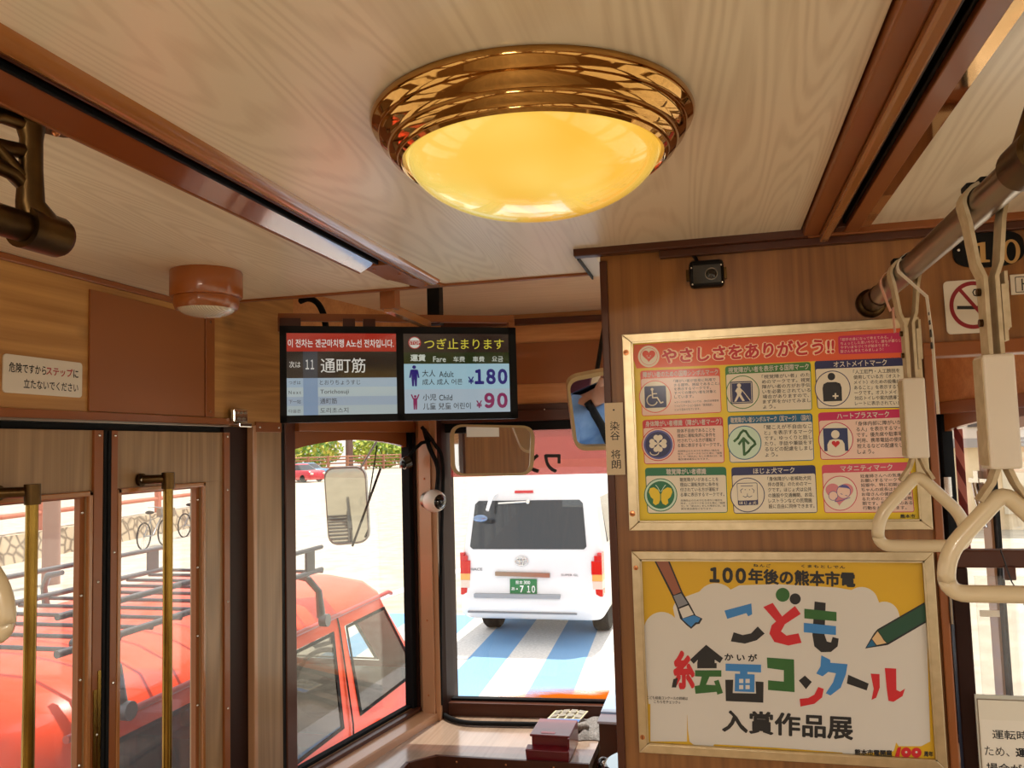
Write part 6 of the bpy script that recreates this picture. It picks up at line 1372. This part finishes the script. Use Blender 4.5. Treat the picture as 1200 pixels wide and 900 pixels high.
def bush(name, c, rad, n, cols, label):
    b_ = MB(); rg = random.Random(hash(label) % 1000 if False else len(label)*7+int(abs(c[0])))
    ms = [mat('leaf_%d_%d_%d' % cl, cl, 0.7) for cl in cols]
    for i in range(n):
        while True:
            p = Vector((rg.uniform(-1, 1), rg.uniform(-1, 1), rg.uniform(-1, 1)))
            if 0.35 < p.length < 1: break
        q_ = Vector((c[0]+p.x*rad[0], c[1]+p.y*rad[1], c[2]+p.z*rad[2])); a = Vector((rg.uniform(-1, 1), rg.uniform(-1, 1), rg.uniform(-1, 1))).normalized(); e = a.orthogonal().normalized(); s = 0.16*max(rad)**0.5
        b_.add([q_-a*s, q_+e*s*0.5, q_+a*s, q_-e*s*0.5], [(0, 1, 2, 3)], rg.choice(ms))
    b_.tube([(c[0], c[1], GZ), (c[0], c[1], c[2])], 0.15, fm, 6); o = b_.build(name); return tag(o, label, 'bush')
bush('bush', (-44, 104, 1.9), (5, 3, 2.4), 1400, [(150, 176, 60), (186, 196, 70), (120, 156, 60)], 'yellow-green bush behind the far fence, rightmost of three')
bush('bush', (-52, 98, 2.2), (5, 3, 2.6), 1400, [(150, 176, 60), (196, 190, 80), (110, 150, 70)], 'yellow-green bush behind the far fence by the utility pole, middle of three')
bush('bush', (-63, 96, 2.6), (6, 4, 3.2), 1400, [(120, 140, 110), (140, 156, 120), (96, 120, 90)], 'grey-green bush beyond the far fence, leftmost of three')
# trees reflected in the van's window stand behind the tram; buildings to the right
t = thing('beige_building', 'sunlit beige building beyond the right cab window', 'building', (9, 24, GZ))
bw = noisy('beige_render', (214, 190, 152), (232, 212, 178), 2, 0.9)
MB().box(5.4, 20, 22, 34, GZ, 1.45, bw).build('lower_wall', t)
MB().box(5.8, 20, 23, 34, 1.45, 6.5, mat('pale_wall', (226, 214, 200), 0.9)).build('upper_wall', t)
MB().box(5.3, 20.1, 21.8, 22.0, 1.40, 1.62, mat('eave_grey', (150, 146, 144), 0.8)).build('eave', t)
for i in range(5): MB().box(6.2+i*2.2, 7.4+i*2.2, 22.94, 23.02, 1.9, 3.0, dkg).build('window', t)
for i in range(4): MB().box(6.6+i*3.0, 7.8+i*3.0, 21.95, 22.02, -0.2, 0.9, mat('window_cream', (220, 206, 180), 0.5)).build('shutter', t)
# ================================================================ THE DRIVER (behind the partition, seen only in the tilted mirror)
def skin_figure(name, verts, edges, radii, mt, parent, sub=2, root=0):
    me = bpy.data.meshes.new(name); me.from_pydata([Vector(v) for v in verts], edges, []); me.materials.append(mt)
    o = bpy.data.objects.new(name, me); COL.objects.link(o)
    if parent is not None: o.parent = parent; o.matrix_parent_inverse = Matrix.Translation(-parent_loc(parent))
    o.modifiers.new('skin', 'SKIN'); 
    if not me.skin_vertices: me.attributes.new('skin', 'FLOAT', 'POINT')
    for i, r in enumerate(radii):
        me.skin_vertices[0].data[i].radius = r if isinstance(r, tuple) else (r, r)
        me.skin_vertices[0].data[i].use_root = (i == root)
    s = o.modifiers.new('sub', 'SUBSURF'); s.levels = sub; s.render_levels = sub
    dg = bpy.context.evaluated_depsgraph_get(); bpy.context.view_layer.update()
    m2 = bpy.data.meshes.new_from_object(o.evaluated_get(dg)); m2.polygons.foreach_set('use_smooth', [True]*len(m2.polygons))
    o.modifiers.clear(); o.data = m2; return o
px, py = 0.14, 2.34       # hips
sk_ = noisy('skin', (206, 150, 118), (222, 170, 138), 12, 0.5); sh = noisy('blue_shirt', (104, 150, 210), (150, 190, 236), 9, 0.85, bump=0.5, detail=5); tr_ = mat('navy_trousers', (28, 32, 48), 0.85); hr = mat('black_hair', (22, 18, 16), 0.6)
t = thing('person', 'person in light blue shirt with dark shoulder strap, seen seated in the tilted mirror', 'person', (px, py, 0.0))
zz_ = 0.50
# continuous body: pelvis, spine, neck, head, arms reaching to the controls, legs to the floor
V = [(px, py, .56), (px, py-.02, .72), (px, py-.02, .88), (px, py, 1.04), (px, py, 1.12), (px, py+.03, 1.21), (px, py+.05, 1.31), (px, py+.05, 1.40),
     (px-.17, py, 1.06), (px-.23, py+.10, .84), (px-.28, py+.34, .76), (px-.29, py+.42, .765),
     (px+.17, py, 1.06), (px+.23, py+.10, .84), (px+.24, py+.34, .76), (px+.24, py+.42, .765),
     (px-.10, py+.06, .53), (px-.13, py+.44, .53), (px-.13, py+.46, .10), (px-.13, py+.56, .06),
     (px+.10, py+.06, .53), (px+.13, py+.44, .53), (px+.13, py+.46, .10), (px+.13, py+.56, .06)]
E_ = [(0, 1), (1, 2), (2, 3), (3, 4), (4, 5), (5, 6), (6, 7), (3, 8), (8, 9), (9, 10), (10, 11), (3, 12), (12, 13), (13, 14), (14, 15), (0, 16), (16, 17), (17, 18), (18, 19), (0, 20), (20, 21), (21, 22), (22, 23)]
Rr = [(.15, .11), (.145, .10), (.16, .11), (.14, .09), (.055, .055), (.062, .075), (.075, .095), (.060, .07), (.06, .06), (.046, .046), (.034, .034), (.028, .02), (.06, .06), (.046, .046), (.034, .034), (.028, .02), (.085, .08), (.062, .062), (.045, .045), (.045, .035), (.085, .08), (.062, .062), (.045, .045), (.045, .035)]
body = skin_figure('body', V, E_, Rr, sk_, t)
Vs = V[:4]+[(px, py, 1.105)]+[V[8], V[9], (px-.255, py+.22, .80)]+[V[12], V[13], (px+.235, py+.22, .80)]
Rs = [(.165, .125), (.16, .115), (.178, .125), (.158, .105), (.072, .072), .075, .062, .055, .075, .062, .055]
skin_figure('shirt', Vs, [(0, 1), (1, 2), (2, 3), (3, 4), (3, 5), (5, 6), (6, 7), (3, 8), (8, 9), (9, 10)], Rs, sh, t)
Vt = [V[0], V[16], V[17], (px-.13, py+.46, .14), V[20], V[21], (px+.13, py+.46, .14)]
skin_figure('trousers', Vt, [(0, 1), (1, 2), (2, 3), (0, 4), (4, 5), (5, 6)], [(.172, .135), (.102, .098), .078, .068, (.102, .098), .078, .068], tr_, t)
hd = MB(); hd.ball((px, py+.035, 1.385), 0.118, hr, 20, (0.82, 0.98, 0.86)); hd.build('hair', t)
fc = MB(); fz = 1.30
for s in (-1, 1):
    fc.ball((px+s*.032, py+.142, fz+.02), 0.011, M['white'], 10); fc.ball((px+s*.032, py+.151, fz+.02), 0.0055, M['black'], 8)
fc.build('eyes', t)
fc = MB(); fc.tube([(px, py+.140, fz+.02), (px, py+.160, fz-.012), (px, py+.150, fz-.022)], [.007, .012, .009], sk_, 8); fc.tube([(px-.022, py+.132, fz-.05), (px, py+.140, fz-.052), (px+.022, py+.132, fz-.05)], .005, mat('lips', (170, 92, 84), 0.5), 6)
for s in (-1, 1): fc.ball((px+s*.088, py+.03, fz), 0.03, sk_, 12, (0.4, 0.6, 1))
fc.build('face_features', t)
for s, bx_ in ((-1, px-.29), (1, px+.24)):       # hands on the levers: palm, four fingers, thumb
    h0 = Vector((bx_, py+.43, .765)); Vh = [h0, h0+Vector((0, .05, 0)), h0+Vector((0, .075, -.002))]; Eh = [(0, 1), (1, 2)]; Rh = [(.026, .018), (.034, .018), (.036, .016)]
    for k, (dx, ln) in enumerate(((-.030, .062), (-.010, .072), (.010, .068), (.029, .052))):
        b0 = len(Vh); Vh += [h0+Vector((dx, .085, -.002)), h0+Vector((dx, .085+ln*.45, -.004)), h0+Vector((dx, .085+ln*.75, -.022)), h0+Vector((dx, .085+ln*.7, -.045))]; Eh += [(2, b0), (b0, b0+1), (b0+1, b0+2), (b0+2, b0+3)]; Rh += [.010, .009, .0085, .008]
    b0 = len(Vh); Vh += [h0+Vector((-s*.038, .03, -.004)), h0+Vector((-s*.058, .062, -.014)), h0+Vector((-s*.056, .088, -.028))]; Eh += [(1, b0), (b0, b0+1), (b0+1, b0+2)]; Rh += [.012, .010, .009]
    skin_figure('hand', Vh, Eh, Rh, sk_, t, 1)
sp_ = MB(); sp_.tube([(px-.10, py+.01, 1.13), (px-.075, py+.115, 1.06), (px-.03, py+.145, .95), (px+.05, py+.14, .80), (px+.12, py+.10, .66)], 0.014, M['black'], 8, sx=1.6); sp_.build('shoulder_strap', t)
for s in (-1, 1): MB().ball((px+s*.13, py+.53, .055), 0.055, M['black'], 16, (0.9, 2.1, 0.95)).build('shoe', t)
# driver's seat
t = thing('driver_chair', 'dark red driver chair on a pedestal behind the partition', 'chair', (px, py, 0))
sr = mat('dark_red_cloth', (96, 22, 34), 0.9)
MB().box(px-.22, px+.22, py-.20, py+.30, .33, .415, sr).build('seat_cushion', t, bevel=0.03)
MB().hexa([(px-.21, py-.30, .44), (px+.21, py-.30, .44), (px+.21, py-.17, .44), (px-.21, py-.17, .44), (px-.19, py-.34, .95), (px+.19, py-.34, .95), (px+.19, py-.24, .95), (px-.19, py-.24, .95)], sr).build('backrest', t, bevel=0.03)
MB().cyl((px, py+.05, 0.0), .05, .36, M['black']).build('pedestal', t)
# white paper on the cab side of the partition, seen in the wide mirror
o = MB().box(-0.20, 0.02, YP+0.036, YP+0.038, 1.82, 2.10, M['paper']).build('wall_notice'); tag(o, 'white paper sheet on the cab side of the partition, seen in the wide mirror', 'paper')
